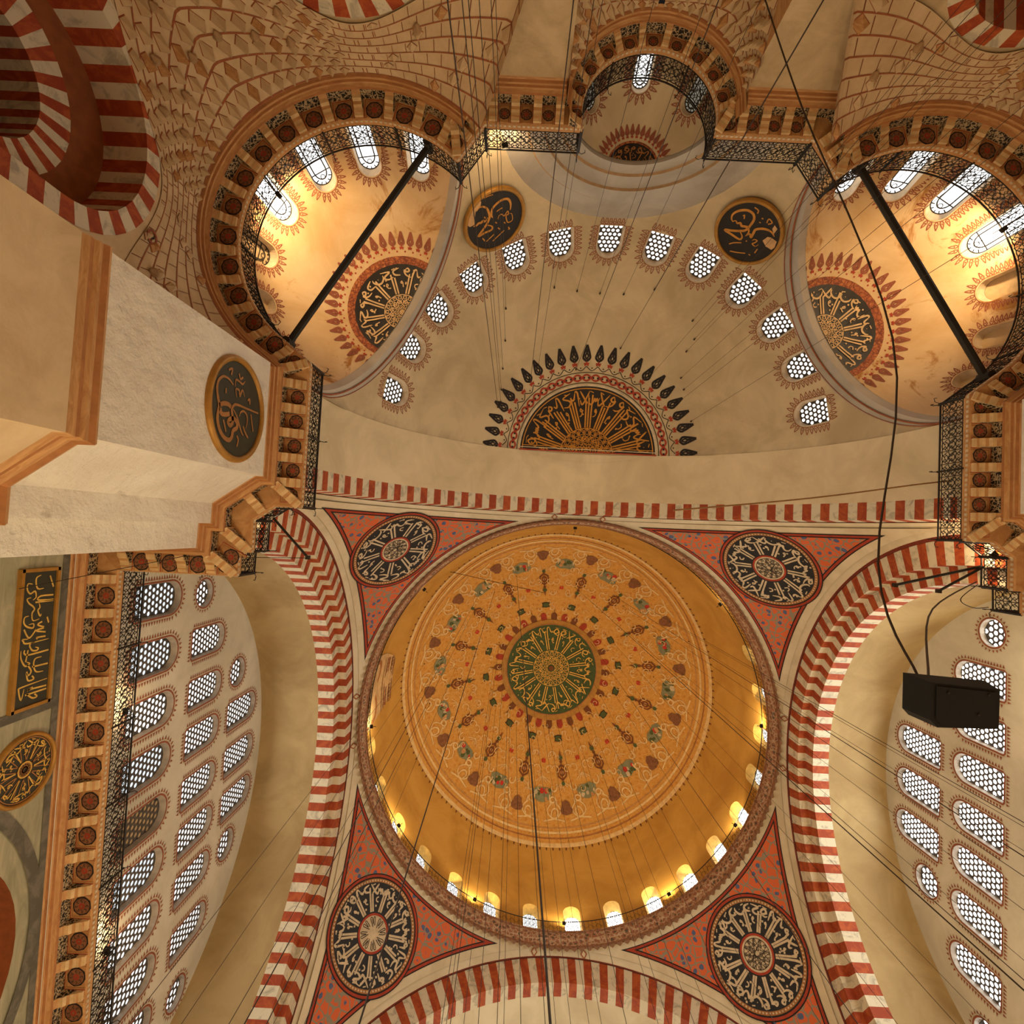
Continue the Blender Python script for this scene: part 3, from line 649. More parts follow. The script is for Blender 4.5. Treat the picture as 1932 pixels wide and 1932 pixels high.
def even(P, n):
    """n evenly spaced points and outward normals along the closed outline P (counter-clockwise)"""
    L = [hypot(P[(i + 1) % len(P)][0] - P[i][0], P[(i + 1) % len(P)][1] - P[i][1]) for i in range(len(P))]
    T = sum(L); out = []; i = 0; acc = 0
    for k in range(n):
        t = T * (k + 0.5) / n
        while acc + L[i] < t: acc += L[i]; i += 1
        f = (t - acc) / L[i]; a, b = P[i], P[(i + 1) % len(P)]
        dx, dy = (b[0] - a[0]) / L[i], (b[1] - a[1]) / L[i]
        out.append((a[0] + (b[0] - a[0]) * f, a[1] + (b[1] - a[1]) * f, dx, dy))
    return out
def ccw(P):
    A = sum(P[i][0] * P[(i + 1) % len(P)][1] - P[(i + 1) % len(P)][0] * P[i][1] for i in range(len(P)))
    return P if A > 0 else P[::-1]
def fringe(F, P, root, height, pitch, kind='loop', k='fringe', base=0.05):
    P = ccw(P); T = sum(hypot(P[(i + 1) % len(P)][0] - P[i][0], P[(i + 1) % len(P)][1] - P[i][1]) for i in range(len(P)))
    n = max(12, round(T / pitch)); b = MB(); w_ = T / n * 0.5
    E = even(P, n)
    def at(e, a, o): return (e[0] + e[2] * a + e[3] * o, e[1] + e[3] * a - e[2] * o)
    if kind == 'loop':
        b.ribbon(F, [at(e, 0, base) for e in even(P, n * 2)], 0.028, 0.012, k, closed=True)
        for e in E:
            for sg in (1, -1):
                b.ribbon(F, [at(e, sg * w_ * .15, base), at(e, sg * w_ * .85, base + height * .30), at(e, sg * w_ * .5, base + height * .55), at(e, sg * w_ * .55, base + height * .62), at(e, 0, base + height)], 0.036, 0.014, k)
            b.dot(F, at(e, 0, base + height * .38), 0.035, 0.014, k, 4)
    else:
        b.ribbon(F, [at(e, 0, base) for e in even(P, n * 2)], 0.075, 0.012, k, closed=True)
        b.ribbon(F, [at(e, 0, base + .085) for e in even(P, n * 2)], 0.02, 0.012, 'bone', closed=True)
        for e in E:
            b.fan(F, [at(e, -w_ * .75, base + .10), at(e, w_ * .75, base + .10), at(e, w_ * .5, base + height * .6), at(e, 0, base + height), at(e, -w_ * .5, base + height * .6)], 0.013, k)
    b.build('painted_border', root)
def glazing(F, P, depth, root, style, pitch, glass, shrink=0.93):
    """glazed panel set back DEPTH behind the surface"""
    Q = scale_poly(P, shrink); D = lambda u, v, h=0.0: F(u, v, h - depth)
    pl = MB(); pl.fan(D, Q, -0.02, 'lattice' if style == 'hex' else glass); pl.build('pane' if style != 'hex' else 'backing', root)
    if style == 'hex':
        g = MB(); l = MB(); xs = [p[0] for p in Q]; ys = [p[1] for p in Q]; R = pitch / 2
        dy = pitch * 0.866; row = 0; y = min(ys) + R * 0.75; cx = (min(xs) + max(xs)) / 2; ncol = int((max(xs) - min(xs)) / pitch) + 2
        while y < max(ys):
            for i in range(-ncol, ncol + 1):
                x = cx + (i + (0.5 if row % 2 else 0)) * pitch
                if inside((x, y), Q):
                    c = [(x + R * 0.72 * cos(2 * pi * j / 12), y + R * 0.72 * sin(2 * pi * j / 12)) for j in range(12)]
                    if sum(inside(p, Q) for p in c) < 12:
                        c = [p if inside(p, Q) else (x + (p[0] - x) * 0.35, y + (p[1] - y) * 0.35) for p in c]
                    g.fan(D, c, 0.0, glass)
                    hx = [(x + R * 1.13 * cos(2 * pi * j / 12 + 0), y + R * 1.13 * sin(2 * pi * j / 12)) for j in range(12)]
                    hx = [(x + (p[0] - x) * (1.0 if j % 2 else 0.9), y + (p[1] - y) * (1.0 if j % 2 else 0.9)) for j, p in enumerate(hx)]
                    l.grid([[D(*p, 0.03) for p in c], [D(*p, 0.03) for p in hx]], 'lattice', closev=True)
                    l.grid([[D(*p, 0.03) for p in c], [D(*p, 0.0) for p in c]], 'lattice', closev=True)
            y += dy; row += 1
        g.build('pane', root); l.build('lattice', root)
    elif style == 'lead':
        l = MB(); xs = [p[0] for p in Q]; ys = [p[1] for p in Q]; hw = (max(xs) - min(xs)) / 2; y0, y1 = min(ys), max(ys)
        l.ribbon(D, Q, 0.07, 0.02, 'tie', closed=True)
        In = scale_poly([(x, y) for x, y in Q], 0.6, 0.82); l.ribbon(D, In, 0.05, 0.02, 'tie', closed=True)
        for i in range(1, 7):
            y = y0 + (y1 - y0) * i / 7.5
            l.ribbon(D, [(-hw, y), (-hw * 0.6, y)], 0.042, 0.02, 'tie'); l.ribbon(D, [(hw, y), (hw * 0.6, y)], 0.042, 0.02, 'tie')
            if i % 3 == 0: l.ribbon(D, [(-hw * .6, y), (hw * 0.6, y)], 0.042, 0.02, 'tie')
        yt = y1 - hw
        for a in (30, 60, 90, 120, 150):
            l.ribbon(D, [(hw * .6 * cos(rad(a)), yt + hw * .75 * sin(rad(a))), (hw * cos(rad(a)), yt + hw * sin(rad(a)))], 0.042, 0.02, 'tie')
        l.ring(D, (0, yt + hw * .3), 0.07, 0.1, 0.02, 'tie', 10)
        l.build('leading', root)
    elif style == 'pierced':
        l = MB(); xs = [p[0] for p in Q]; ys = [p[1] for p in Q]
        for i, (x, y, r) in enumerate([(0, .45, .13), (-.16, .28, .1), (.16, .28, .1), (0, .12, .1), (-.16, -.04, .1), (.16, -.04, .1), (0, -.2, .1), (-.15, -.36, .1), (.15, -.36, .1)]):
            l.dot(D, (x, y), r, 0.015, 'stone2', 6)
        l.build('pierced_holes', root)
    elif style == 'flower':
        l = MB(); xs = [p[0] for p in Q]; ys = [p[1] for p in Q]; y = min(ys) + .1; r = 0
        while y < max(ys):
            for i in range(-4, 5):
                x = (i + .5 * (r % 2)) * .27
                if inside((x, y), Q): l.ring(D, (x, y), .08, .13, 0.02, 'tie', 8)
            y += .235; r += 1
        l.build('lattice', root)
def window(F, P, label, depth, style='hex', pitch=0.22, glass='day', fr=('loop', 0.3, 0.2, 'fringe', 0.05), reveal='reveal', shrink=0.93, group=None):
    nwin[0] += 1
    rv = MB(); Q = scale_poly(P, shrink); n = len(P)
    rv.grid([[F(*p, 0.0) for p in P], [F(*q, -depth * .999) for q in Q]], reveal, closev=True)
    root = rv.build('window_%d' % nwin[0], label=label, cat='window', kind='structure', group=group)
    if style == 'blank':
        q = MB(); q.fan(lambda u, v, h: F(u, v, h - depth), Q, 0, 'exedra'); q.build('blind_back', root)
    else: glazing(F, P, depth, root, style, pitch, glass, shrink)
    if fr: fringe(F, P, root, fr[1], fr[2], fr[0], fr[3], fr[4])
    return root
ORD = ['first', 'second', 'third', 'fourth', 'fifth', 'sixth', 'seventh', 'eighth', 'ninth', 'tenth', 'eleventh', 'twelfth', 'thirteenth', 'fourteenth', 'fifteenth', 'sixteenth', 'seventeenth', 'eighteenth', 'nineteenth', 'twentieth']
# ------------------------------------------------------------------ great arches
ZC = 20.3
def side_arch(s):
    F = lambda u, z, d=0.0: Vector((-s * (13.25 + d), u + 0.05, z))
    b = MB(); n = 84; m = 5
    cv = lambda r, zc=ZC: arch_curve((0, zc), r, 18.2, n, m)
    a, c1, c2 = cv(12.95), cv(11.9), cv(11.2)
    striped(b, F, a, c1, 0.27, 0.30); striped(b, F, c1, c1, 0.30, 0.76); striped(b, F, c1, c2, 0.76, 0.80); striped(b, F, c2, c2, 0.80, 1.72)
    root = b.build('striped_arch_trim', label='great red and white striped arch on the %s side of the main dome' % SIDE[0 if s == 1 else 1], cat='arch', kind='structure')
    q = MB(); q.grid([[F(*p, 0.24), F(*p2, 0.24)] for p, p2 in zip(cv(13.12), a)], 'dkred'); q.build('dark_red_molding', root)
    q = MB(); q.grid([[F(*p, .25), F(*p2, 0.0), F(*p2, .4)] for p, p2 in zip(cv(13.1), cv(13.46))], 'white'); q.build('pale_outer_band', root)
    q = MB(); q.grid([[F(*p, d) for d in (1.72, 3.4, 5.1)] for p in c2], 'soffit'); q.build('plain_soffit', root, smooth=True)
def end_arch(s):
    F = lambda u, z, d=0.0: Vector((u, s * (13.25 + d), z))
    b = MB(); n = 84; m = 5
    a = arch_curve((0, ZC), 13.0, 18.2, n, m); c1 = arch_curve((0, 19.72), 11.85, 18.2, n, m)
    striped(b, F, a, c1, 0.27, 0.30); striped(b, F, c1, c1, 0.30, 1.08)
    root = b.build('striped_arch_trim', label='great red and white striped arch %s' % ('between the main dome and the half dome' if s < 0 else 'at the bottom edge of the picture'), cat='arch', kind='structure')
    q = MB(); q.grid([[F(*p, 0.24), F(*p2, 0.24)] for p, p2 in zip(arch_curve((0, ZC), 13.12, 18.2, n, m), a)], 'dkred'); q.build('dark_red_molding', root)
    q = MB(); q.grid([[F(*p, .25), F(*p2, 0.0), F(*p2, .4)] for p, p2 in zip(arch_curve((0, ZC), 13.1, 18.2, n, m), arch_curve((0, ZC), 13.46, 18.2, n, m))], 'white'); q.build('pale_outer_band', root)
    q = MB(); q.grid([[F(*p, d) for d in (1.08, 2.4)] + [F(p[0] * .984, 19.7 + (p[1] - 19.72) * .984, 3.82)] for p in c1], 'softwhite' if s < 0 else 'white'); q.build('plain_soffit', root, smooth=True)
for s in (1, -1): side_arch(s)
end_arch(-1); end_arch(1)
# ------------------------------------------------------------------ tympana with honeycomb windows
TY = 5.05
row1 = [-8.79, -6.46, -4.19, -2.04, 0.14, 2.29, 4.48, 6.63, 8.75]
row2 = [-6.42, -4.1, -1.95, 0.32, 2.45, 4.6, 7.02]
row3 = [-1.93, 0.42, 2.7]
circ = [(-8.7, 24.8, .64), (-4.14, 28.36, .72), (4.79, 28.32, .72), (9.35, 24.75, .64)]
for s in (1, -1):
    sd = SIDE[0 if s == 1 else 1]
    F = plane_chart((-s * (13.25 + TY), 0, 0), (0, 1, 0), (0, 0, 1), (s, 0, 0))
    outer = [(p[0] + 0.05, p[1]) for p in arch_curve((0, ZC), 11.3, 17.3, 48, 3)]
    W = []
    for i, y in enumerate(row1 if s == 1 else []): W.append((y, arch_outline(.68, 20.2, 22.35), 'bottom', i))
    for i, y in enumerate(row2): W.append((y, arch_outline(.66, 24.1, 26.1), 'middle', i))
    for i, y in enumerate(row3): W.append((y, arch_outline(.70, 27.62, 29.85), 'top', i))
    holes = []
    for y, P, nm, i in W: holes.append([(y + u, v) for u, v in P])
    for y, z, r in circ: holes.append([(y + u, z + v) for u, v in round_outline(r)])
    V, Fc = sheet(outer, holes, 1.5, F)
    b = MB(); b.add(V, Fc, 'tymp'); b.build('wall_tympanum_' + sd, label='tall %s wall under the great side arch, pierced by rows of windows' % sd, cat='wall', kind='structure')
    for (y, P, nm, i), H in zip(W, holes):
        if s == -1 and nm == 'bottom' and False: continue
        cnt = {'bottom': 9, 'middle': 7, 'top': 3}[nm]
        gl = 'sun' if s == -1 else 'pane'
        if s == 1 and nm == 'bottom': gl = ['cool', 'cool', 'pane', 'cool', 'blind', 'cool', 'pane', 'pane', 'pane'][i]
        tint = {'cool': 'with dull bluish glass', 'blind': 'with unlit beige glass', 'pane': 'with bright white glass', 'sun': 'glaring white'}[gl]
        window(F, H, 'arched honeycomb window %s, %s from far end, %s row, %s wall' % (tint, ORD[i], nm, sd), 0.22, 'hex', 0.265, gl, ('flame', 0.27, 0.155, 'fringe', 0.05), 'greyrev', 0.93, 'tympanum windows')
    for (y, z, r), H in zip(circ, holes[len(W):]):
        window(F, H, 'small round honeycomb window %s on the %s wall' % ({-8.7: 'by the far end of the middle row', -4.14: 'at the far end of the top row', 4.79: 'at the near end of the top row', 9.35: 'at the near end of the middle row'}[y], sd), 0.22, 'hex', 0.29, 'sun' if s == -1 else 'pane', ('flame', 0.24, 0.155, 'fringe', 0.05), 'greyrev', 0.93, 'tympanum windows')
# ------------------------------------------------------------------ pendentives
PR = 18.74; PC = (0, 0, 20.45); ZR = 33.73
def pend_layer(az, h, dx, dz):
    R = PR - h; s1, s2 = (1 if sin(rad(az)) > 0 else -1), (1 if -cos(rad(az)) > 0 else -1)
    P = [[Vector(PC) + azel(az - 46 + 92 * i / 72, -7 + 53 * j / 40) * R for j in range(41)] for i in range(73)]
    V, Fc = gridmesh(P)
    return cut(V, Fc, [((s1 * (13.25 - dx), 0, 0), (s1, 0, 0)), ((0, s2 * (13.25 - dx), 0), (0, s2, 0)), ((0, 0, ZR - dz), (0, 0, 1)), ((0, 0, 18.3), (0, 0, -1))])
# ------------------------------------------------------------------ calligraphy: strokes in a unit cell (x along, y outward)
GL = {
 'lam': [[(.75, 0), (.72, .8), (.6, .98), (.5, .9)], [(.5, .9), (.35, .5), (.2, .45), (.1, .6)]],
 'waw': [[(.65, .75), (.45, .95), (.3, .75), (.5, .62), (.68, .75), (.62, .45), (.4, .25), (.05, .2)]],
 'nun': [[(.05, .7), (.1, .4), (.4, .15), (.75, .25), (.95, .6), (.9, .85)], [(.5, .55), (.55, .6)]],
 'kaf': [[(.95, .95), (.25, .75), (.7, .5), (.78, .3), (.5, .12), (.05, .2)]],
 'ha': [[(.1, .3), (.4, .15), (.8, .45), (.55, .8), (.3, .6), (.5, .35), (.9, .4)], [(.3, .9), (.7, .95)]],
 'sin': [[(.98, .6), (.88, .35), (.78, .55), (.68, .33), (.58, .52), (.46, .25), (.25, .1), (.06, .3), (.04, .7)]],
 'la': [[(.9, .98), (.5, .3), (.2, .1), (.1, .4)], [(.15, .98), (.45, .5), (.8, .15)]],
 'dal': [[(.3, .95), (.75, .75), (.7, .4), (.2, .3)]],
 'mim': [[(.4, .6), (.55, .8), (.72, .62), (.5, .5), (.35, .62), (.3, .3), (.25, 0)]],
}
def radial_script(b, F, r0, r1, n, wd, h, k, a0=0.0, a1=2 * pi, seed=1, hub=True, stems=2, double=True):
    """a ring of radiating stems that close in bowls and loops at the rim"""
    rnd = random.Random(seed); keys = list(GL); da = (a1 - a0) / n
    pol = lambda a, r: (r * cos(a), r * sin(a))
    rm = r0 + (r1 - r0) * 0.56
    for i in range(n):
        a = a0 + da * (i + 0.5)
        for q in range(stems):
            e = (q - (stems - 1) / 2) * da * 0.24
            rt = rm + (r1 - rm) * rnd.uniform(0.1, 0.75)
            b.ribbon(F, [pol(a + e * 1.1, r0), pol(a + e * .8, (r0 + rt) / 2), pol(a + e * .7, rt)], wd * .9, h, k)
        for q, fr in enumerate((rnd.choice(keys), rnd.choice(keys))):
            ac = a + (q - 0.5) * da * 0.5
            for st in GL[fr]:
                P = [pol(ac + (0.5 - x) * da * 0.62, rm + (r1 - rm) * (0.05 + 0.93 * y)) for x, y in st]
                b.ribbon(F, crom(P, 4), wd, h, k, taper=True)
        # inner loop, dots and vowel marks in the gaps
        ag = a + da * 0.5
        for st in GL[rnd.choice(('dal', 'mim', 'waw'))]:
            b.ribbon(F, crom([pol(ag + (0.5 - x) * da * 0.36, r0 + (rm - r0) * (0.45 + 0.5 * y)) for x, y in st], 3), wd * .6, h, k)
        for q in range(3):
            b.dot(F, pol(ag + rnd.uniform(-.3, .3) * da, r0 + (r1 - r0) * rnd.uniform(.15, .98)), wd * .6, h, k, 4)
        aw = a + rnd.uniform(-.3, .3) * da
        b.ribbon(F, [pol(aw, r1 * 0.965), pol(aw + da * .16, r1 * 0.985)], wd * .5, h, k)
def knot(b, F, R, wd, h, k, n=16, half=False, rings=3):
    """interlaced rosette in the hub"""
    a1 = pi if half else 2 * pi
    b.ring(F, (0, 0), R - wd, R, h, k, 40, a0=0 if half else 0, a1=a1)
    for j in range(rings):
        r = R * (0.86 - 0.27 * j); m = max(4, int(n * (1 - 0.28 * j)))
        for i in range(m if not half else m // 2 + 1):
            a = 2 * pi * (i + 0.5 * (j % 2)) / m
            if half and not (0 <= a <= pi): continue
            b.ring(F, (r * cos(a), r * sin(a)), R * .09, R * .09 + wd * .8, h, k, 8)
            b.ribbon(F, [(r * 1.1 * cos(a), r * 1.1 * sin(a)), (r * .62 * cos(a + .5), r * .62 * sin(a + .5))], wd * .7, h, k)
            b.ribbon(F, [(r * 1.1 * cos(a), r * 1.1 * sin(a)), (r * .62 * cos(a - .5), r * .62 * sin(a - .5))], wd * .7, h, k)
# ------------------------------------------------------------------ pendentives
for az, nm, sd in ((-45, 'far left', 1), (45, 'far right', 2), (-135, 'near left', 3), (135, 'near right', 4)):
    b = MB(); V, Fc = pend_layer(az, 0.0, 0.0, 0.0); b.add(V, Fc, 'white')
    root = b.build('pendentive_ceiling', smooth=True, label='triangular floral-painted pendentive at the %s corner of the main dome' % nm, cat='pendentive', kind='structure')
    q = MB()
    for h, dx, dz, k in ((.02, .30, .30, 'ink'), (.03, .35, .34, 'brick'), (.04, .45, .43, 'ink'), (.05, .50, .48, 'floral')):
        V, Fc = pend_layer(az, h, dx, dz); q.add(V, Fc, k)
    q.build('floral_field', root, smooth=True)
    F = ball_chart(PC, PR - 0.06, azel(az, 34.3))
    q = MB()
    for r0_, r1_, k, h in ((2.78, 2.84, 'ink', .0), (2.66, 2.78, 'brick', .01), (2.58, 2.66, 'ink', .01), (2.40, 2.58, 'dust', .012)):
        q.ring(F, (0, 0), r0_, r1_, h, k, 64)
    for i in range(90): q.dot(F, (2.49 * cos(2 * pi * i / 90), 2.49 * sin(2 * pi * i / 90)), .05, .02, 'bone', 5)
    q.ring(F, (0, 0), .75, 2.41, .012, 'navy', 64, 6); q.ring(F, (0, 0), .82, .93, .03, 'brick', 40)
    q.ring(F, (0, 0), 0.0001, .84, .02, 'bone', 32, 3)
    med = q.build('painted_medallion', root, label='round black medallion with pale radial script')
    q = MB(); radial_script(q, F, 1.0, 2.36, [9, 10, 13, 14][sd - 1], .115, .04, 'bone', seed=20 + sd); q.build('lettering', med)
    q = MB()
    if sd == 3:
        for i in range(8):
            a = 2 * pi * i / 8; E_ = lambda t, o: (t * cos(a) - o * sin(a), t * sin(a) + o * cos(a))
            q.ribbon(F, crom([E_(.3, .0), E_(.68, -.14), E_(.74, -.04), E_(.4, .02), E_(.74, .08), E_(.68, .16), E_(.35, .1)], 3), .035, .035, 'ink')
    else:
        knot(q, F, .72, .03, .035, 'ink', 12)
        for i in range(6):
            a = pi * i / 6; q.ribbon(F, [(.7 * cos(a), .7 * sin(a)), (-.7 * cos(a + .3), -.7 * sin(a + .3))], .025, .036, 'ink')
    q.build('hub_knot', med)
    q = MB()                                                    # small diamond finials on the white band at the tips
    for aa in (az - 38.5, az + 38.5):
        G = ball_chart(PC, PR - .05, azel(aa, 44.1)); q.fan(G, [(0, .28), (.2, 0), (0, -.28), (-.2, 0)], 0, 'redline'); q.fan(G, [(0, .17), (.12, 0), (0, -.17), (-.12, 0)], .01, 'bone')
    q.build('diamond_finial', root)
# ------------------------------------------------------------------ main dome
prof = [(13.22, 33.73), (13.24, 36.4), (13.16, 38.2), (12.98, 40.0), (12.25, 42.64), (11.3, 44.2), (10.0, 45.55), (8.4, 46.75), (6.6, 47.7), (4.5, 48.55), (2.2, 49.05), (0.0, 49.2)]
PROF = crom(prof, 8)
def zr_at(r):
    for (a, za), (b_, zb) in zip(PROF, PROF[1:]):
        if b_ <= r <= a: return za + (zb - za) * ((a - r) / (a - b_) if a != b_ else 0)
    return PROF[-1][1] if r < 1 else PROF[0][1]
def rz_at(z):
    for (a, za), (b_, zb) in zip(PROF, PROF[1:]):
        if za <= z <= zb: return a + (b_ - a) * ((z - za) / (zb - za) if zb != za else 0)
    return 13.2
DM = lambda u, v, h=0.0: Vector((u, v, zr_at(hypot(u, v)) - h))
def DW(a0):                                                     # wall chart of the drum: u along, v height
    def f(u, v, h=0.0):
        r = rz_at(v) - h; a = a0 + u / 13.2
        return Vector((r * cos(a), r * sin(a), v))
    return f
F0 = DW(rad(90))
DWIN = [85.2 + 11.82 * k for k in range(-9, 8)]
outl = arch_outline(.56, 34.3, 36.75)
holes = [[(u + rad(a - 90) * 13.2, v) for u, v in outl] for a in DWIN]
wid = pi * 13.2
V, Fc = sheet([(-wid + 0.001, 33.7), (wid - .001, 33.7), (wid - .001, 38.2), (-wid + 0.001, 38.2)], holes, 0.9, F0)
b = MB(); b.add(V, Fc, 'dome')
rest = [p for p in PROF if p[1] >= 38.2]
rest[0] = (rz_at(38.2), 38.2)
b.grid([[(r * cos(2 * pi * i / 128), r * sin(2 * pi * i / 128), z) for r, z in rest] for i in range(128)], 'dome', closeu=True)
dome = b.build('dome_ceiling', smooth=True, label='great ochre main dome with an ornate central disc', cat='dome', kind='structure')
for i, a in enumerate(DWIN):
    lab = 'small flower-latticed arched window at the dome foot, %s clockwise from the right' % ORD[i]
    window(DW(rad(a)), outl, lab, 0.55, 'flower', .24, 'day' if 20 < a < 92 else 'pane', None, 'domerev', .84, 'dome windows')
# ornate disc
q = MB(); q.grid([[(r * cos(2 * pi * i / 160), r * sin(2 * pi * i / 160), zr_at(r) - .05) for r in [12.22 - 0.4 * j for j in range(20)] + [4.4]] for i in range(160)], 'relief', closeu=True)
disc = q.build('ornate_disc', dome, smooth=True)
q = MB()
for r, k, w_ in ((12.2, 'cream', .14), (11.95, 'stone2', .06), (11.72, 'cream', .1), (11.5, 'stone', .05)):
    q.grid([[(rr * cos(2 * pi * i / 160), rr * sin(2 * pi * i / 160), zr_at(rr) - .12) for rr in (r + w_ / 2, r - w_ / 2)] for i in range(160)], k, closeu=True)
for i in range(150):
    a = 2 * pi * i / 150; q.dot(DM, (12.32 * cos(a), 12.32 * sin(a)), .07, .02, 'brown', 5)
rnd = random.Random(5)
def pol(a, r): return (r * cos(a), r * sin(a))
def scroll(c, a, R, turn, k, wd=.09, h=.16):
    P = []
    for i in range(12):
        t = i / 11; rr = R * (1 - .75 * t); an = a + turn * t * 4.6
        P.append((c[0] + rr * cos(an), c[1] + rr * sin(an)))
    q.ribbon(DM, P, wd, h, k, sm=2)
NA = 16; ph = rad(-90 - 8)
for i in range(NA):
    for fl in (0, 1):
        a = ph + 2 * pi * (i + .5 * fl) / NA
        rr = 10.25 if fl == 0 else 9.6
        for e in (-1, 1):
            scroll(pol(a + e * .085, rr + .55), a + e * 1.2, .42, e, 'cream'); scroll(pol(a + e * .1, rr - .3), a + pi - e * .8, .36, -e, 'cream')
            scroll(pol(a + e * .06, 8.2), a + e * 2, .4, e, 'cream', .06); scroll(pol(a + e * .1, 7.1), a - e * 1, .34, -e, 'cream', .06); scroll(pol(a + e * .08, 5.6), a + e, .26, e, 'cream', .05)
            q.ribbon(DM, [pol(a + e * .02, 11.2), pol(a + e * .12, 11.0), pol(a + e * .15, 10.6), pol(a + e * .11, 10.2)], .08, .12, 'cream', sm=3)
        for t in range(5):
            b0 = a + (t - 2) * .035; q.ribbon(DM, [pol(a, 8.6 if fl else 9.0), pol(b0, 9.0 if fl else 9.35)], .05, .11, 'cream')
        for t in range(5):
            rb = 4.9 + t * 1.15 + rnd.uniform(-.2, .2); scroll(pol(a + rnd.uniform(-.08, .08), rb), rnd.uniform(0, 6), .25, rnd.choice((-1, 1)), 'cream', .045)
q.build('scroll_relief', disc)
q = MB()
for i in range(NA):
    a = ph + 2 * pi * i / NA
    C = lambda t, o, a=a: (t * cos(a) - o * sin(a), t * sin(a) + o * cos(a))
    # hexagonal lantern with finials
    def hexa(t, r, ks): return [C(t + r * 1.25 * cos(2 * pi * j / 6), r * sin(2 * pi * j / 6)) for j in range(6)]
    q.fan(DM, hexa(8.35, .46, 0), .13, 'brown'); q.fan(DM, hexa(8.35, .34, 0), .15, 'gpaint'); q.fan(DM, hexa(8.35, .26, 0), .16, 'brown'); q.dot(DM, C(8.35, 0), .14, .17, 'stone', 8)
    for t, r, k in ((9.08, .16, 'olive'), (7.62, .13, 'brown'), (7.33, .2, 'olive')): q.dot(DM, C(t, 0), r, .14, k, 6)
    q.ribbon(DM, [C(9.1, 0), C(7.3, 0)], .08, .12, 'brown'); q.fan(DM, [C(7.25, .1), C(6.75, 0), C(7.25, -.1)], .14, 'brown')
    # green cushion panel
    q.fan(DM, [C(5.92 + x, y) for x, y in ((-.2, -.34), (0, -.28), (.2, -.34), (.26, 0), (.2, .34), (0, .28), (-.2, .34), (-.26, 0))], .12, 'ink')
    q.fan(DM, [C(5.92 + x * .78, y * .82) for x, y in ((-.2, -.34), (0, -.28), (.2, -.34), (.26, 0), (.2, .34), (0, .28), (-.2, .34), (-.26, 0))], .14, 'olive')
    # brown cartouche
    q.fan(DM, [C(10.55 + x, y) for x, y in ((-.5, 0), (-.35, -.3), (-.1, -.38), (.1, -.55), (.28, -.4), (.36, 0), (.28, .4), (.1, .55), (-.1, .38), (-.35, .3))], .12, 'mauve')
    a = ph + 2 * pi * (i + .5) / NA
    C = lambda t, o, a=a: (t * cos(a) - o * sin(a), t * sin(a) + o * cos(a))
    # bouquet
    q.fan(DM, [C(9.72 + x, y) for x, y in ((-.38, 0), (-.42, -.45), (-.2, -.84), (.25, -.74), (.42, -.3), (.5, 0), (.42, .36), (.22, .72), (-.2, .82), (-.42, .45))], .12, 'slate')
    for t in range(9):
        q.dot(DM, C(9.72 + rnd.uniform(-.28, .32), rnd.uniform(-.65, .65)), rnd.uniform(.1, .2), .13 + .002 * t, rnd.choice(('olive', 'olive', 'stone', 'bone', 'tulip')), 6)
    for e in (-1, 1): q.fan(DM, [C(7.55 + x, e * y) for x, y in ((-.18, .02), (.17, .03), (.13, .16), (-.1, .17))], .13, 'tulip')
q.build('painted_ornament', disc)
# ring of tongues round the medallion
q = MB()
for i in range(32):
    a = 2 * pi * i / 32
    C = lambda t, o, a=a: (t * cos(a) - o * sin(a), t * sin(a) + o * cos(a))
    q.fan(DM, [C(4.5, -.24), C(4.95, -.27), C(5.15, -.14), C(5.2, 0), C(5.15, .14), C(4.95, .27), C(4.5, .24)], .1, 'brick' if i % 2 else 'brown')
    if i % 2 == 0: q.ribbon(DM, [C(5.2, 0), C(5.55, 0)], .05, .1, 'brown')
q.ring(DM, (0, 0), 4.1, 4.5, .14, 'gold', 64, 2); q.ring(DM, (0, 0), 4.02, 4.1, .16, 'stone2', 64); q.ring(DM, (0, 0), 0.001, 4.05, .12, 'green', 64, 10)
med = q.build('central_medallion', disc, label='round green medallion with gold script at the crown of the dome')
q = MB(); radial_script(q, DM, 1.7, 3.85, 16, .1, .2, 'ggold', seed=3)
q.build('lettering', med)
q = MB(); knot(q, DM, 1.62, .05, .2, 'ggold', 20, rings=3); q.dot(DM, (0, 0), .22, .24, 'brown', 10); q.build('hub_knot', med)
# surviving patch of older decoration at the left foot of the dome
q = MB(); H = DW(rad(184))
q.fan(lambda u, v, h: H(u, v, h), [(-2.6, 35.2), (2.6, 35.2), (2.2, 38.6), (1.6, 40.6), (-1.4, 40.8), (-2.2, 38.4)], .03, 'corbel')
for j in range(5): q.ribbon(H, [(-2.1 + .1 * j, 38.7 + j * .45), (0, 38.7 + j * .45), (1.9 - .1 * j, 38.7 + j * .45)], .1, .12, 'brown')
for i in range(12): q.ring(H, (-1.7 + i * .3, 39.4), .07, .13, .14, 'brick', 8); q.ring(H, (-1.7 + i * .3, 40.2), .05, .11, .14, 'brown', 8)
for c in (-1.3, 1.1): q.ring(H, (c, 36.8), .7, 1.0, .12, 'stone2', 20, a0=-.3, a1=pi + .3)
for i in range(14): q.dot(H, (-2.2 + i * .33, 35.7 + .2 * (i % 3)), .13, .14, 'olive' if i % 2 else 'brown', 5)
q.build('old_decoration_patch', dome)
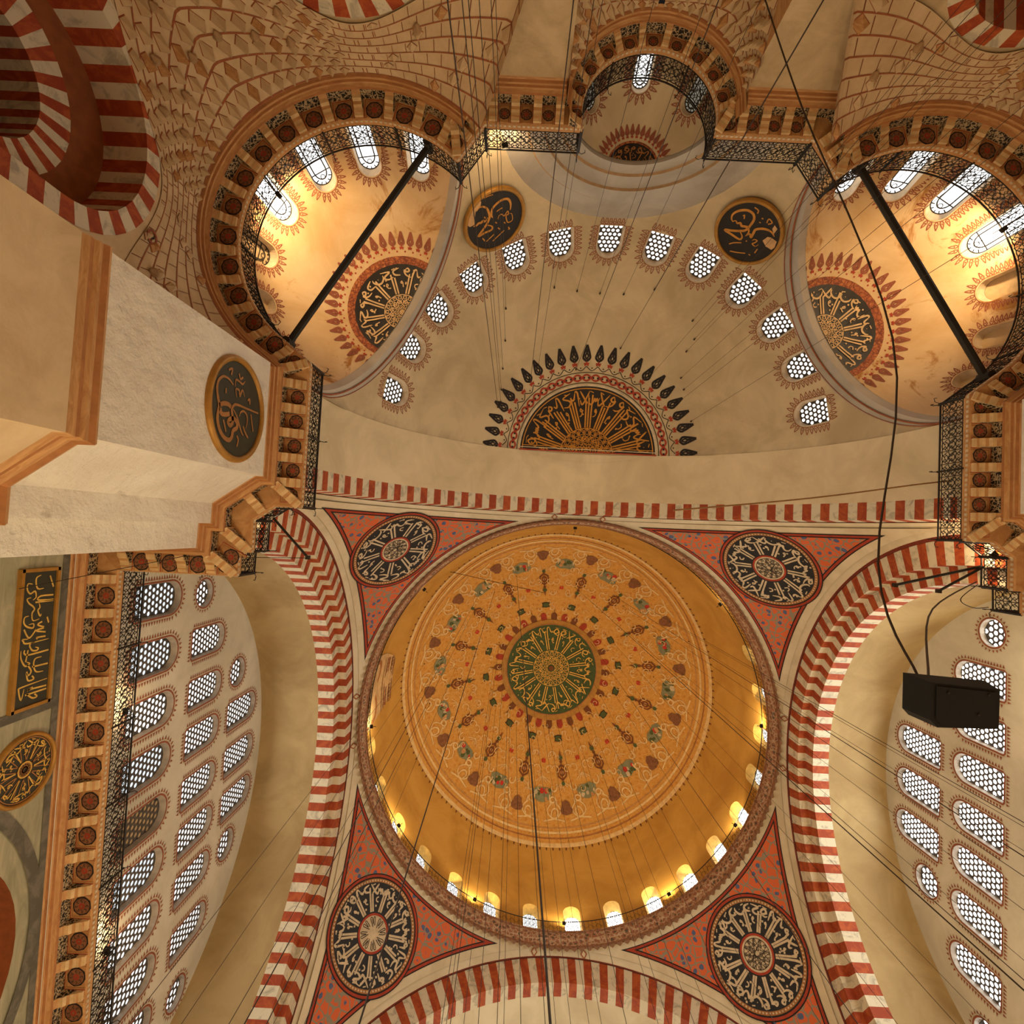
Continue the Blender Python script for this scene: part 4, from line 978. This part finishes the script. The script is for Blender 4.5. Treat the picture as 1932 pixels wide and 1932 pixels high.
# cornice ring below the windows
q = MB(); rp = [(13.26, 33.66), (13.1, 33.72), (13.06, 34.0), (12.98, 34.1), (12.96, 34.55), (12.9, 34.6), (12.9, 34.68), (13.3, 34.68)]
q.grid([[(r * cos(2 * pi * i / 160), r * sin(2 * pi * i / 160), z) for r, z in rp] for i in range(160)], 'band', closeu=True, kf=lambda i, j: 'mauve' if j in (0, 4) else 'band')
ringo = q.build('dome_cornice', smooth=False, label='rose patterned ring cornice at the foot of the main dome', cat='cornice', kind='structure')
q = MB()
for i in range(176):
    a = 2 * pi * i / 176; w_ = 2 * pi * 13.25 / 176 * .42
    D = plane_chart(Vector((13.235 * cos(a), 13.235 * sin(a), 33.7)) - Vector((cos(a), sin(a), 0)) * .04, (-sin(a), cos(a), 0), (0, 0, 1), (-cos(a), -sin(a), 0))
    q.fan(D, [(-w_, 0), (-w_ * .7, -.2), (0, -.34), (w_ * .7, -.2), (w_, 0)], 0, 'scallop')
q.build('scallop_edge', ringo)
# ------------------------------------------------------------------ half dome beyond the far arch
SC = Vector((0, -17.05, 19.7)); SR = 11.7
FS = ball_chart(SC, SR, (0, 0, 1), (1, 0, 0))
def unS(c, R, p):
    d = (Vector(p) - Vector(c)).normalized(); t = math.acos(max(-1, min(1, d.z))); l = hypot(d.x, d.y) or 1
    return (R * t * d.x / l, R * t * d.y / l)
NE = [Vector((-.887, -.4615, 0)), Vector((.887, -.4615, 0))]
planes = [(SC + n * 10.4, n) for n in NE] + [((0, YB, 0), (0, -1, 0))]
sdo = arch_outline(.62, -.8, .22)
SAZ = [-80.3, -67.3, -54.3, -41.1, -27.5, -14.0, 0.0, 13.9, 27.4, 41.0, 54.2, 67.3, 80.4]
SEL = [29.1, 29.6, 30.6, 31.2, 31.8, 32.1, 32.1, 32.1, 31.7, 31.1, 30.6, 29.8, 29.6]
charts = [ball_chart(SC, SR, azel(a, e)) for a, e in zip(SAZ, SEL)]
holes = [[unS(SC, SR, F(u, v)) for u, v in sdo] for F in charts]
RQ = SR * pi / 2
outer = [(RQ * cos(pi + pi * i / 64), RQ * sin(pi + pi * i / 64)) for i in range(65)]
V, Fc = sheet(outer, holes, 0.75, FS)
b = MB(); V, Fc = cut(V, Fc, planes); b.add(V, Fc, 'semi')
P = [[SC + Vector((SR * cos(pi + pi * i / 96), SR * sin(pi + pi * i / 96), z)) for z in (0, -1.45)] for i in range(97)]
V, Fc = cut(*gridmesh(P), planes); b.add(V, Fc, 'semi')
semi = b.build('semidome_ceiling', smooth=True, label='wide pale half dome with thirteen windows and a dark half medallion at its crown', cat='half dome', kind='structure')
for i, F in enumerate(charts):
    window(F, sdo, 'spiky-bordered honeycomb window low in the wide half dome, %s from the left' % ORD[i], 0.30, 'hex', 0.225, 'pane', ('loop', 0.36, 0.2, 'fringe', 0.06), 'reveal', .86, 'half dome windows')
def flame(q, F, a, r0, r1, w_, k1, k2):
    C = lambda t, o: (t * cos(a) - o * sin(a), t * sin(a) + o * cos(a)); L = r1 - r0
    for e in (-1, 1):
        q.ribbon(F, crom([C(r0 + L * .2, 0), C(r0 + L * .35, e * w_), C(r0 + L * .55, e * w_ * .85), C(r0 + L * .75, e * w_ * .5), C(r1, 0)], 3), L * .11, .02, k1)
        q.ribbon(F, crom([C(r0 + L * .3, 0), C(r0 + L * .45, e * w_ * .45), C(r0 + L * .6, e * w_ * .1), C(r0 + L * .8, e * w_ * .25)], 3), L * .075, .022, k1)
    q.fan(F, [C(r0 - L * .05, -w_ * .5), C(r0 + L * .12, -w_ * .85), C(r0 + L * .13, 0), C(r0 + L * .12, w_ * .85), C(r0 - L * .05, w_ * .5), C(r0 + L * .02, 0)], .02, k2)
    q.fan(F, [C(r0 + L * .1, -w_ * .25), C(r0 + L * .24, 0), C(r0 + L * .1, w_ * .25)], .022, k2)
FM = lambda u, v, h=0.0: FS(u, -v, h)
q = MB()
q.ring(FM, (0, .12), 0.01, 4.02, .02, 'black', 40, 12, 0, pi); q.ring(FM, (0, 0), 4.02, 4.14, .03, 'bone', 48, 1, 0, pi); q.ring(FM, (0, 0), 3.86, 3.92, .03, 'gpaint', 48, 1, .03, pi - .03)
q.ribbon(FM, [(-4.1, .05), (4.1, .05)], .08, .03, 'brick'); q.ribbon(FM, [(-4.05, .2), (4.05, .2)], .05, .035, 'bone'); q.ribbon(FM, [(-3.85, .33), (3.85, .33)], .05, .035, 'gpaint')
med = q.build('half_medallion', semi, label='black half medallion with gold script')
q = MB(); radial_script(q, FM, 1.62, 3.8, 9, .1, .05, 'gpaint', .08, pi - .08, seed=12, stems=3); knot(q, FM, 1.6, .055, .05, 'gpaint', 24, True, 4); q.clip([((0, -17.2, 0), (0, 1, 0))]); q.build('lettering', med)
q = MB()
for e in (0, 1):
    pts = [((4.5 + .17 * sin(26 * a + pi * e)) * cos(a), (4.5 + .17 * sin(26 * a + pi * e)) * sin(a)) for a in [pi * i / 300 for i in range(301)]]
    q.ribbon(FM, pts, .1, .02 + .004 * e, 'brick')
for i in range(52): a = pi * (i + .5) / 52; q.dot(FM, (4.5 * cos(a), 4.5 * sin(a)), .06, .03, 'ink', 6)
for r in (4.22, 4.8): q.ring(FM, (0, 0), r - .02, r + .02, .02, 'ink', 64, 1, 0, pi)
for i in range(24):
    a = .03 + (pi - .06) * i / 23; flame(q, FM, a, 5.2, 6.35, .2, 'ink', 'brick')
    if i < 23:
        a2 = .03 + (pi - .06) * (i + 1) / 23
        q.ribbon(FM, crom([(5.15 * cos(a), 5.15 * sin(a)), (4.9 * cos((a + a2) / 2), 4.9 * sin((a + a2) / 2)), (5.15 * cos(a2), 5.15 * sin(a2))], 4), .04, .02, 'ink')
        q.dot(FM, (5.05 * cos((a + a2) / 2), 5.05 * sin((a + a2) / 2)), .05, .02, 'ink', 4)
q.build('flame_border', semi)
# thin painted lines along the squinch arches
# ------------------------------------------------------------------ exedrae
EAZ = [14.3, -9.9, -33.0, -57.5, -80.5, -104, -127]
exo = arch_outline(.46, -1.05, 1.12)
for si, s in enumerate((1, -1)):
    sd = SIDE[si]; n = NE[si]; t = Vector((n.y, -n.x, 0))
    EC = Vector((-s * 9.8, -22.1, 18.5)); ER = 5.33
    FE = ball_chart(EC, ER, (0, 0, 1), (1, 0, 0))
    chs = [ball_chart(EC, ER, azel(s * a, 14.5)) for a in EAZ]
    holes = [[unS(EC, ER, F(u, v)) for u, v in exo] for F in chs]
    rq = ER * pi / 2 + 0.08
    V, Fc = sheet([(rq * cos(2 * pi * i / 72), rq * sin(2 * pi * i / 72)) for i in range(72)], holes, .5, FE)
    pl = [(SC + n * 10.75, -n)]
    b = MB(); V, Fc = cut(V, Fc, pl); b.add(V, Fc, 'exedra')
    ex = b.build('exedra_ceiling', smooth=True, label='%s corner half dome of stained cream plaster, lit warmly' % sd, cat='half dome', kind='structure')
    # squinch arch: face and soffit between half dome and exedra
    b = MB(); r_o = sqrt(SR ** 2 - 10.4 ** 2); r_i = sqrt(ER ** 2 - .27 ** 2)
    A = [pi * i / 64 for i in range(65)]
    c0 = SC + n * 10.4; ci = EC - n * .27
    Po = [c0 + t * (r_o * cos(a)) + Vector((0, 0, r_o * sin(a))) for a in A]; Po = [Po[0] - Vector((0, 0, 1.5))] + Po + [Po[-1] - Vector((0, 0, 1.5))]
    Pi = [ci - n * .35 + t * (r_i * cos(a)) + Vector((0, 0, r_i * sin(a))) for a in A]; Pi = [Pi[0] - Vector((0, 0, .3))] + Pi + [Pi[-1] - Vector((0, 0, .3))]
    Pb = [p + n * .36 for p in Pi]
    b.grid([[o, o.lerp(i_, .5) + n * .02, i_, bk] for o, i_, bk in zip(Po, Pi, Pb)], 'grey')
    b.build('squinch_arch', ex, smooth=False)
    q = MB(); q.tube([o.lerp(i_, .52) - n * .03 for o, i_ in zip(Po, Pi)], .035, 'redline', 5); q.tube([o.lerp(i_, .1) - n * .01 for o, i_ in zip(Po, Pi)], .02, 'redline', 4); q.build('painted_line', ex)
    for i, (F, a) in enumerate(zip(chs, EAZ)):
        st, gl, ds = ('lead', 'pane', 'bright leaded window')
        if i == 3: gl = 'day'; ds = 'glaring leaded window beside a floodlight'
        if i == 4: st, gl, ds = ('lead', 'blind', 'dull beige leaded window') if s == 1 else ('pierced', 'blind', 'beige pierced window')
        if i >= 5: st, gl, ds = 'blank', None, 'blind arched niche'
        window(F, exo, '%s in the %s corner half dome, %s from the middle niche' % (ds, sd, ORD[i]), .3, st, .2, gl, ('loop', .34, .15, 'fringe', .06), 'reveal', .88, 'corner half dome windows')
    FX = lambda u, v, h=0.0: FE(u * t.x + v * n.x, u * t.y + v * n.y, h)
    q = MB(); q.ring(FX, (0, -.2), 0.01, 2.12, .015, 'black', 32, 6); q.ring(FX, (0, -.2), 2.1, 2.44, .012, 'rust', 40)
    q.clip(pl); med = q.build('half_medallion', ex, label='black medallion with tan script, cut by the arch')
    q = MB(); G = lambda u, v, h=0.0: FX(u, v - .2, h)
    radial_script(q, G, .85, 1.98, 12, .08, .04, 'corbel', seed=40 + si, stems=2); knot(q, G, .82, .035, .04, 'corbel', 18, False, 4); q.clip(pl); q.build('lettering', med)
    q = MB()
    for i in range(30):
        a = -.5 + (pi + 1) * i / 29; flame(q, G, a, 2.72, 3.42, .125, 'fringe', 'brick')
        q.dot(G, (2.62 * cos(a + .06), 2.62 * sin(a + .06)), .05, .012, 'brick', 4)
    q.clip(pl); q.build('flame_border', ex)
# ------------------------------------------------------------------ middle niche
NC = Vector((.05, -27.3, 18.6)); NR = 2.75
FN = ball_chart(NC, NR, (0, 0, 1), (1, 0, 0))
nio = arch_outline(.34, -.62, .42)
NAZ = [-50, -2, 47]
chs = [ball_chart(NC, NR, azel(a, 17)) for a in NAZ]
holes = [[unS(NC, NR, F(u, v)) for u, v in nio] for F in chs]
rq = NR * pi / 2 + .1
V, Fc = sheet([(rq * cos(2 * pi * i / 64), rq * sin(2 * pi * i / 64)) for i in range(64)], holes, .3, FN)
b = MB(); V, Fc = cut(V, Fc, [((0, YB - .25, 0), (0, 1, 0))]); b.add(V, Fc, 'semi')
nic = b.build('niche_ceiling', smooth=True, label='small half dome of the middle niche with three windows', cat='half dome', kind='structure')
for i, F in enumerate(chs):
    window(F, nio, '%s leaded window in the small middle niche' % ('left', 'middle', 'right')[i], .2, 'lead', .2, 'pane' if i == 1 else 'dim', ('loop', .34, .15, 'fringe', .05), 'reveal', .88, 'middle niche windows')
FX = lambda u, v, h=0.0: FN(u, -v, h)
q = MB(); q.ring(FX, (0, .1), .01, 1.02, .012, 'black', 32, 4); q.ring(FX, (0, .1), 1.0, 1.1, .01, 'rust', 32); NPL = [((0, YB - .25, 0), (0, 1, 0))]; q.clip(NPL); med = q.build('half_medallion', nic, label='black medallion with tan script')
q = MB(); G = lambda u, v, h=0.0: FX(u, v + .1, h); radial_script(q, G, .25, .95, 9, .045, .03, 'dust', seed=77, stems=1); q.ring(G, (0, 0), .14, .2, .03, 'brick', 16); q.ring(G, (0, 0), .06, .1, .03, 'brick', 12); q.clip(NPL); q.build('lettering', med)
q = MB()
for i in range(26): a = -.4 + (pi + .8) * i / 25; flame(q, G, a, 1.2, 1.66, .075, 'fringe', 'brick'); flame(q, G, a, 1.22, 1.6, .04, 'fringe', 'fringe')
q.clip(NPL); q.build('flame_border', nic)
b = MB(); A = [pi * i / 48 for i in range(49)]
def ringpts(r, z, y): return [Vector((.05 * (1 if r < 4 else 0) + r * cos(a), y, z + r * sin(a))) for a in A]
rs = [(5.24, 19.7, YB), (4.3, 19.3, YB - .0), (4.22, 19.25, YB + .08), (3.75, 19.0, YB + .08), (3.7, 19.0, YB - .02), (3.2, 18.75, YB - .02), (3.15, 18.72, YB - .1), (2.74, 18.6, YB - .1), (2.74, 18.6, YB - .28)]
rows = []
for r, z, y in rs:
    L = ringpts(r, z, y); rows.append([L[0] - Vector((0, 0, z - 18.3))] + L + [L[-1] - Vector((0, 0, z - 18.3))])
b.grid(rows, 'grey', kf=lambda i, j: 'haze' if i in (1, 3, 5) else 'grey')
b.build('stepped_arch_molding', nic)
# plain vault closing the hall beyond the near arch
b = MB(); P = [[Vector((11.85 * cos(pi * i / 40) * cos(pi / 2 * j / 12), 17.05 + 11.85 * sin(pi / 2 * j / 12) , 19.7 + 11.85 * sin(pi * i / 40) * cos(pi / 2 * j / 12))) for j in range(13)] for i in range(41)]
b.grid(P, 'white'); b.build('near_semidome_ceiling', smooth=True, label='plain half dome beyond the near arch', cat='half dome', kind='structure')
# ------------------------------------------------------------------ hung roundels and plaques
def roundel(name, label, F, r, board, strokes, ink, k=1.0, patches=(), wd=.085, group=None):
    root = empty(name, F(0, 0, 0), label, 'calligraphy roundel', None, group)
    b = MB(); n = 56
    b.grid([[F(rr * cos(2 * pi * i / n), rr * sin(2 * pi * i / n), h) for rr, h in ((r * .93, 0.0), (r * .93, .06))] for i in range(n)], board, closeu=True)
    b.ring(F, (0, 0), .001, r * .935, .06, board, n, 4); bd = b.build('board', root)
    b = MB(); pf = [(.90, .05), (.90, .10), (.93, .14), (.97, .15), (1.0, .12), (1.02, .06), (1.02, 0)]
    b.grid([[F(r * q * cos(2 * pi * i / n), r * q * sin(2 * pi * i / n), h) for q, h in pf] for i in range(n)], 'gold', closeu=True); b.build('gilt_frame', root, smooth=True)
    if callable(strokes):
        q = MB(); strokes(q, lambda u, v, h=0.0: F(u, v, h + .065))
    else:
        q = MB()
        for i, st in enumerate(strokes):
            P = [(u * k, v * k) for u, v in st]
            q.ribbon(F, crom(P, 5) if len(P) > 2 else P, wd * (1.0 if i < 3 else .5), .075, ink, taper=len(P) > 4)
    q.build('lettering', bd)
    if patches:
        q = MB()
        for p in patches: q.fan(F, [(u * k, v * k) for u, v in p], .08, 'loss')
        q.build('missing_plaster', bd)
    return root
F = plane_chart((-12.345, -15.42, 15.3), (0, 1, 0), (0, 0, 1), (1, 0, 0))
roundel('calligraphy_roundel', 'dark green gilt-framed calligraphy roundel on the white pier at the left', F, 1.52, 'dkgreen', R1, 'dust', 1.45, (), .13)
for nm, P0, n, ST, npatch, lab in (('R2', (-5.631, -26.292, 23.438), (-.492, -.807, .326), R2, 1, 'flaking black and gold roundel at the left of the wide half dome'),
                                  ('R3', (5.815, -26.214, 23.349), (.508, -.8, .319), R3, 2, 'black and gold roundel at the right of the wide half dome')):
    n = Vector(n); e1 = Vector((0, 0, 1)).cross(n); e1.normalize(); e2 = n.cross(e1)
    roundel('calligraphy_roundel', lab, plane_chart(P0, e1, e2, -n), 1.52, 'black', ST[:-npatch], 'gpaint', 1.5, ST[-npatch:], .11)
F = plane_chart((-18.41, -4.42, 16.12), (0, 1, 0), (0, 0, 1), (1, 0, 0))
def star(q, G):
    for i in range(6):
        a = pi * i / 6 + .2
        for o in (-.07, .07): q.ribbon(G, [(.86 * cos(a) - o * sin(a), .86 * sin(a) + o * cos(a)), (-.86 * cos(a) - o * sin(a), -.86 * sin(a) + o * cos(a))], .03, .012, 'dust')
    radial_script(q, G, .3, .88, 6, .045, .014, 'ggold', seed=9, stems=1); q.ring(G, (0, 0), .2, .24, .015, 'ggold', 20); q.ring(G, (0, 0), .9, .93, .012, 'dust', 40)
roundel('calligraphy_roundel', 'green roundel with star-shaped gold script on the marble wall at the left edge', F, 1.06, 'dkgreen', star, 'ggold')
F = plane_chart((-18.41, -8.35, 16.1), (0, 1, 0), (0, 0, 1), (1, 0, 0))
root = empty('calligraphy_plaque', F(0, 0, 0), 'long rectangular green plaque with gold script on the marble wall at the left edge', 'calligraphy plaque')
b = MB(); b.box(F(0, 0, .04), (.08, 4.0, 1.16), 'dkgreen'); bd = b.build('board', root)
b = MB()
for o, w_ in ((0.0, .11),):
    for (u, v, du, dv) in ((0, .61, 4.2, .1), (0, -.61, 4.2, .1), (2.05, 0, .1, 1.3), (-2.05, 0, .1, 1.3)): b.box(F(u, v, .07), (.14, du, dv), 'gold')
b.build('gilt_frame', root)
q = MB()
for st in PQ: q.ribbon(F, crom(st, 4) if len(st) > 2 else st, .05, .09, 'ggold', taper=len(st) > 4)
q.build('lettering', bd)
# ------------------------------------------------------------------ iron railings along the cornice
def railing(r, label, name='iron_railing'):
    h0, h1 = ZT, 19.4
    root = empty(name, (path[r[0]][0], path[r[0]][1], ZT), label, 'railing')
    def line(z): return [(*off(i, .03), z) for i in range(r[0], r[1] + 1)]
    b = MB(); b.tube(line(h1), .032, 'iron', 5); b.build('top_rail', root)
    b = MB(); b.tube(line(h0 + .05), .022, 'iron', 4); b.build('bottom_rail', root)
    b = MB(); b.tube(line(h1 - .12), .014, 'iron', 4); b.build('middle_rail', root)
    pts = walk(r, 0.44, 0.2); pat = MB(); rr = .0155
    for (x, y, t, n, s) in pts:
        C = lambda u, z: Vector((x + n[0] * .03 * s + t[0] * u, y + n[1] * .03 * s + t[1] * u, z))
        def T(P, closed=False, q=rr): pat.tube([C(u, z) for u, z in P], q, 'iron', 3, cap=False, closed=closed)
        for zc in (h0 + .2, h0 + .5, h0 + .8):
            T([(.13 * cos(a), zc + .14 * sin(a)) for a in [2 * pi * i / 10 for i in range(10)]], True)
            for e in (-1, 1):
                T([(e * .22, zc + .15), (e * .12, zc + .1), (e * .04, zc + .0), (e * .1, zc - .07), (e * .16, zc), (e * .21, zc - .12)])
        T([(.22, h0), (.22, h1)]); T([(0, h0 + .64), (.2, h0 + .35)]); T([(0, h0 + .64), (-.2, h0 + .35)]); T([(-.2, h0 + .95), (.2, h0 + .65)], q=.01)
    pat.build('scroll_ironwork', root)
    for (x, y, t, n, s) in walk(r, 2.6, 0.03):
        b = MB(); b.tube([(x, y, h0 - .05), (x, y, h1 + .06)], .036, 'iron', 5)
        pst = b.build('post', root); b = MB()
        b.tube([(x, y, h1 + .02), (x - n[0] * .12, y - n[1] * .12, h1 + .16), (x - n[0] * .26, y - n[1] * .26, h1 + .1), (x - n[0] * .24, y - n[1] * .24, h1 - .02)], .014, 'iron', 4)
        b.build('curled_hook', pst)
    return root
for si, s in enumerate((1, -1)):
    fn = (lambda r: r) if s == 1 else mir
    sd = SIDE[si]
    if s == 1: railing(fn((0, 1)), 'long black wrought iron railing along the %s gallery, in front of the tall window wall' % sd)
    railing(fn((1, 2)), 'short black iron railing joining the %s gallery to the stepped pier' % sd)
    railing(fn((2, 5)), 'small stepped black iron railing at the inner corner of the %s pier' % sd)
    railing(fn((5, 7)), 'angled black iron railing at the dome corner of the %s pier' % sd)
    railing(fn((7, 8)), 'straight black iron railing along the face of the %s pier under the half dome' % sd)
    railing(fn(iE), 'curved black iron railing around the %s corner half dome' % sd)
    railing(fn(iF), 'short straight black iron railing just %s of the middle niche' % sd)
railing(iN, 'tightly curved black iron railing of the small middle niche')
# light railing at the foot of the main dome
root = empty('dome_railing', (12.95, 0, 34.68), 'thin iron railing running round the foot of the main dome', 'railing')
b = MB(); R_ = 12.95; cpt = lambda a, z: (R_ * cos(a), R_ * sin(a), z)
b.tube([cpt(2 * pi * i / 160, 35.5) for i in range(160)], .03, 'iron', 4, closed=True); b.build('top_rail', root)
b = MB()
for i in range(320):
    a = 2 * pi * i / 320; b.tube([cpt(a, 34.68), cpt(a, 35.5)], .012, 'iron', 3, cap=False)
    if i % 2: b.tube([cpt(a - .008, 34.9), cpt(a + .012, 35.2), cpt(a + .026, 34.95)], .012, 'iron', 3, cap=False)
b.build('balusters', root)
# ------------------------------------------------------------------ tie rods and poles
for s in (1, -1):
    sd = SIDE[0 if s == 1 else 1]
    b = MB(); A, B = Vector((-s * 12.45, -18.62, 18.75)), Vector((-s * 7.88, -26.2, 18.9))
    b.tube([A, B], .13, 'tie', 8); r = b.build('tie_rod', label='thick dark iron tie rod spanning the %s corner half dome' % sd, cat='tie rod')
    for p in (A, B):
        b = MB(); b.tube([p - Vector((0, 0, .3)), p + Vector((0, 0, .22))], .16, 'tie', 8); b.build('anchor', r)
for p0, p1, r_, lab in (((-12.7, -12.33, 19.0), (-11.45, -10.97, 19.2), .045, 'thin dark pole leaning out from the left pier railing across the striped arch'),
                        ((12.85, -11.87, 19.2), (9.85, -11.03, 19.35), .05, 'long brown pole leaning out from the right pier railing, the upper of two'),
                        ((12.85, -11.85, 19.15), (11.35, -10.9, 19.25), .045, 'short dark pole leaning out from the right pier railing, the lower of two')):
    b = MB(); b.tube([p0, p1], r_, 'tie', 6); rt = b.build('leaning_pole', label=lab, cat='pole')
    b = MB(); b.box(p1, (.14, .14, .14), 'tie'); b.build('end_bracket', rt)
# ------------------------------------------------------------------ hung loudspeaker
root = empty('loudspeaker', (2.6, -10.05, 8.0), 'big black loudspeaker cabinet hanging on cables in front of the right window wall', 'loudspeaker')
b = MB(); foot = [(2.26, -10.34), (3.28, -10.28), (3.27, -9.70), (2.36, -9.68), (2.26, -9.78)]
lo = [Vector((x, y, 8.0)) for x, y in foot]; hi = [Vector((x + (-.02 if x < 2.5 else .25), y, 8.55)) for x, y in foot]
b.add(lo + hi, [(4, 3, 2, 1, 0), (5, 6, 7, 8, 9)] + [(i, (i + 1) % 5, 5 + (i + 1) % 5, 5 + i) for i in range(5)], 'speaker'); cab = b.build('cabinet', root)
b = MB(); b.add([Vector((x * .88 + 2.8 * .12, y * .86 - 10.0 * .14, 7.985)) for x, y in foot], [(4, 3, 2, 1, 0)], 'speaker'); b.build('grille', cab)
for x, y in ((2.5, -10.2), (2.95, -9.9), (3.1, -10.2)):
    b = MB(); b.tube([(x, y, 7.97), (x, y, 8.0)], .02, 'iron', 6); b.build('bolt', cab)
b = MB(); b.tube(crom([(2.5, -10.25, 8.55), (2.8, -12.0, 10.0), (4.1, -16.95, 11.6), (2.9, -23.6, 13.4), (2.15, -27.45, 14.2)], 6), .021, 'wire', 5)
b.build('speaker_cable', label='long dark cable from the loudspeaker up past the right half dome', cat='cable')
b = MB(); b.tube(crom([(2.65, -10.25, 8.55), (7.0, -10.8, 14.0), (12.75, -11.3, 19.3)], 6), .022, 'wire', 5)
b.build('speaker_cable', label='short dark cable from the loudspeaker up to the right pier railing', cat='cable')
b = MB(); b.tube(crom([(12.8, -11.2, 19.3), (11.6, -10.7, 18.6), (12.3, -10.4, 18.9), (13.2, -10.4, 19.3)], 6), .018, 'wire', 4)
b.build('loose_cable', label='loose dark cable looping below the right pier railing', cat='cable')
b = MB(); b.tube(crom([(1.5, -13.3, 18.6), (6.5, -14.0, 18.9), (11.6, -14.9, 19.5), (14.2, -15.2, 18.2)], 5), .03, 'rope', 5)
b.build('slack_rope', label='pale twisted rope stretched in front of the arch soffit at the right', cat='rope')
b = MB(); b.tube([(-8.85, -8.9, 41.6), (-1.2, -7.2, 45.5)], .02, 'wire', 4); b.build('guy_wire', label='thin straight wire crossing the upper left of the main dome nearly level', cat='wire')
b = MB(); b.tube(crom([(-17.3, 3.4, 19.2), (-15.2, 4.6, 15), (-13.6, 6.5, 9)], 4), .014, 'wire', 4); b.build('gallery_wire', label='thin wire slanting down from the left gallery railing at the bottom left', cat='wire')
b = MB(); b.tube([(-11.4, -10.95, 19.2), (-15, -10.9, 17.6), (-18.3, -9.9, 15.4)], .012, 'wire', 4); b.build('gallery_wire', label='thin wire running left from the leaning pole across the marble wall', cat='wire')
# ------------------------------------------------------------------ chandelier wires, each a plumb line from its hook
def side_of(p):
    d = Vector(p) - CAM; return atan2(d.y, d.x)
def wires(pts, bold, z0, where, grp):
    o = sorted(range(len(pts)), key=lambda i: side_of(pts[i]))
    for q, i in enumerate(o):
        p = Vector(pts[i]); r = .0115 if i in bold else .008
        b = MB(); b.tube([p, (p.x, p.y, (p.z + z0) / 2), (p.x, p.y, z0)], r, 'wire', 4)
        nm = ORD[q] if q < 20 else 'twenty-' + ORD[q - 20] if q < 29 else ('thirtieth' if q == 29 else 'thirty-' + ORD[q - 30] if q < 39 else 'fortieth' if q == 39 else 'forty-' + ORD[q - 40])
        ro = b.build('chandelier_wire', label='%s wire from the %s, %s from the %s in its fan' % ('thick dark' if i in bold else 'thin dark', where, nm, 'left' if 'half' in where else 'right'), cat='wire', group=grp, loc=(p.x, p.y, z0))
        b = MB(); b.tube([p + Vector((0, 0, .05)), p - Vector((0, 0, .12))], [.05, .03], 'wire', 6); b.build('ceiling_hook', ro)
wires(SDH, {3, 11, 13, 14}, 2.6, 'wide half dome', 'wires from the half dome')
wires(DMH, {0, 1, 4, 6, 12, 14, 15, 20, 33, 37}, 2.6, 'main dome', 'wires from the main dome')
# ------------------------------------------------------------------ floodlights on the railings
def flood(p, aim, power, label, color=(1.0, .67, .34), angle=150, pos=None, rad_=.12):
    p = Vector(p); aim = Vector(aim); d = (aim - p).normalized()
    sd_ = d.cross(Vector((0, 0, 1))).normalized(); up = sd_.cross(d)
    root = empty('floodlight', p, label, 'floodlight')
    b = MB(); b.box(p, (.12, .22, .16), 'iron', (d, sd_, up)); hs = b.build('housing', root)
    b = MB(); b.box(p + d * .063, (.012, .18, .12), 'bulb', (d, sd_, up)); b.build('lens', hs)
    b = MB(); b.tube([p - up * .12, p - up * .3], .02, 'iron', 5); b.build('bracket', root)
    l = lamp('floodlight_beam', p + d * .16, power, color, rad_, 'SPOT', aim, angle, .7)
flood((-13.35, -24.25, 19.1), (-13.4, -24.2, 23.4), 720 * KFL, 'small floodlight on the left curved railing, glaring onto the stained half dome')
flood((13.35, -24.25, 19.1), (13.4, -24.2, 23.4), 720 * KFL, 'small floodlight on the right curved railing, glaring onto the stained half dome')
flood((-5.1, -26.62, 19.2), (-5.5, -27.6, 21.4), 160 * KFL, 'small black floodlight on the straight railing left of the middle niche')
flood((-17.55, -5.2, 19.1), (-18.3, -5.2, 20.6), 110 * KFL, 'small floodlight on the left gallery railing, halfway along the window wall')
flood((-17.55, 3.1, 19.1), (-18.3, 3.1, 20.6), 130 * KFL, 'small floodlight on the left gallery railing near the bottom edge')
flood((-12.95, -12.45, 18.9), (-13.6, -11.9, 20.6), 60 * KFL, 'small floodlight tucked behind the left pier railing')
flood((13.0, -12.3, 18.9), (13.5, -11.7, 21.0), 320 * KFL, 'small floodlight glaring behind the right pier railing')
flood((12.2, -12.9, 18.9), (12.0, -13.6, 20.3), 90 * KFL, 'second small floodlight behind the right pier railing, above the first')
for a, p, lab in ((146, 420, 'at the lower left'), (115, 420, 'at the bottom, left of centre'), (56, 460, 'at the bottom right'), (-2, 420, 'at the right'), (28, 300, 'at the lower right'), (176, 420, 'at the left'), (-40, 160, 'at the upper right'), (-90, 160, 'at the top'), (-140, 200, 'at the upper left'), (88, 260, 'at the bottom centre')):
    flood((12.72 * cos(rad(a)), 12.72 * sin(rad(a)), 35.1), (11.9 * cos(rad(a)), 11.9 * sin(rad(a)), 42), p * KDM, 'small floodlight behind the dome railing ' + lab, (1.0, .74, .38), 150)
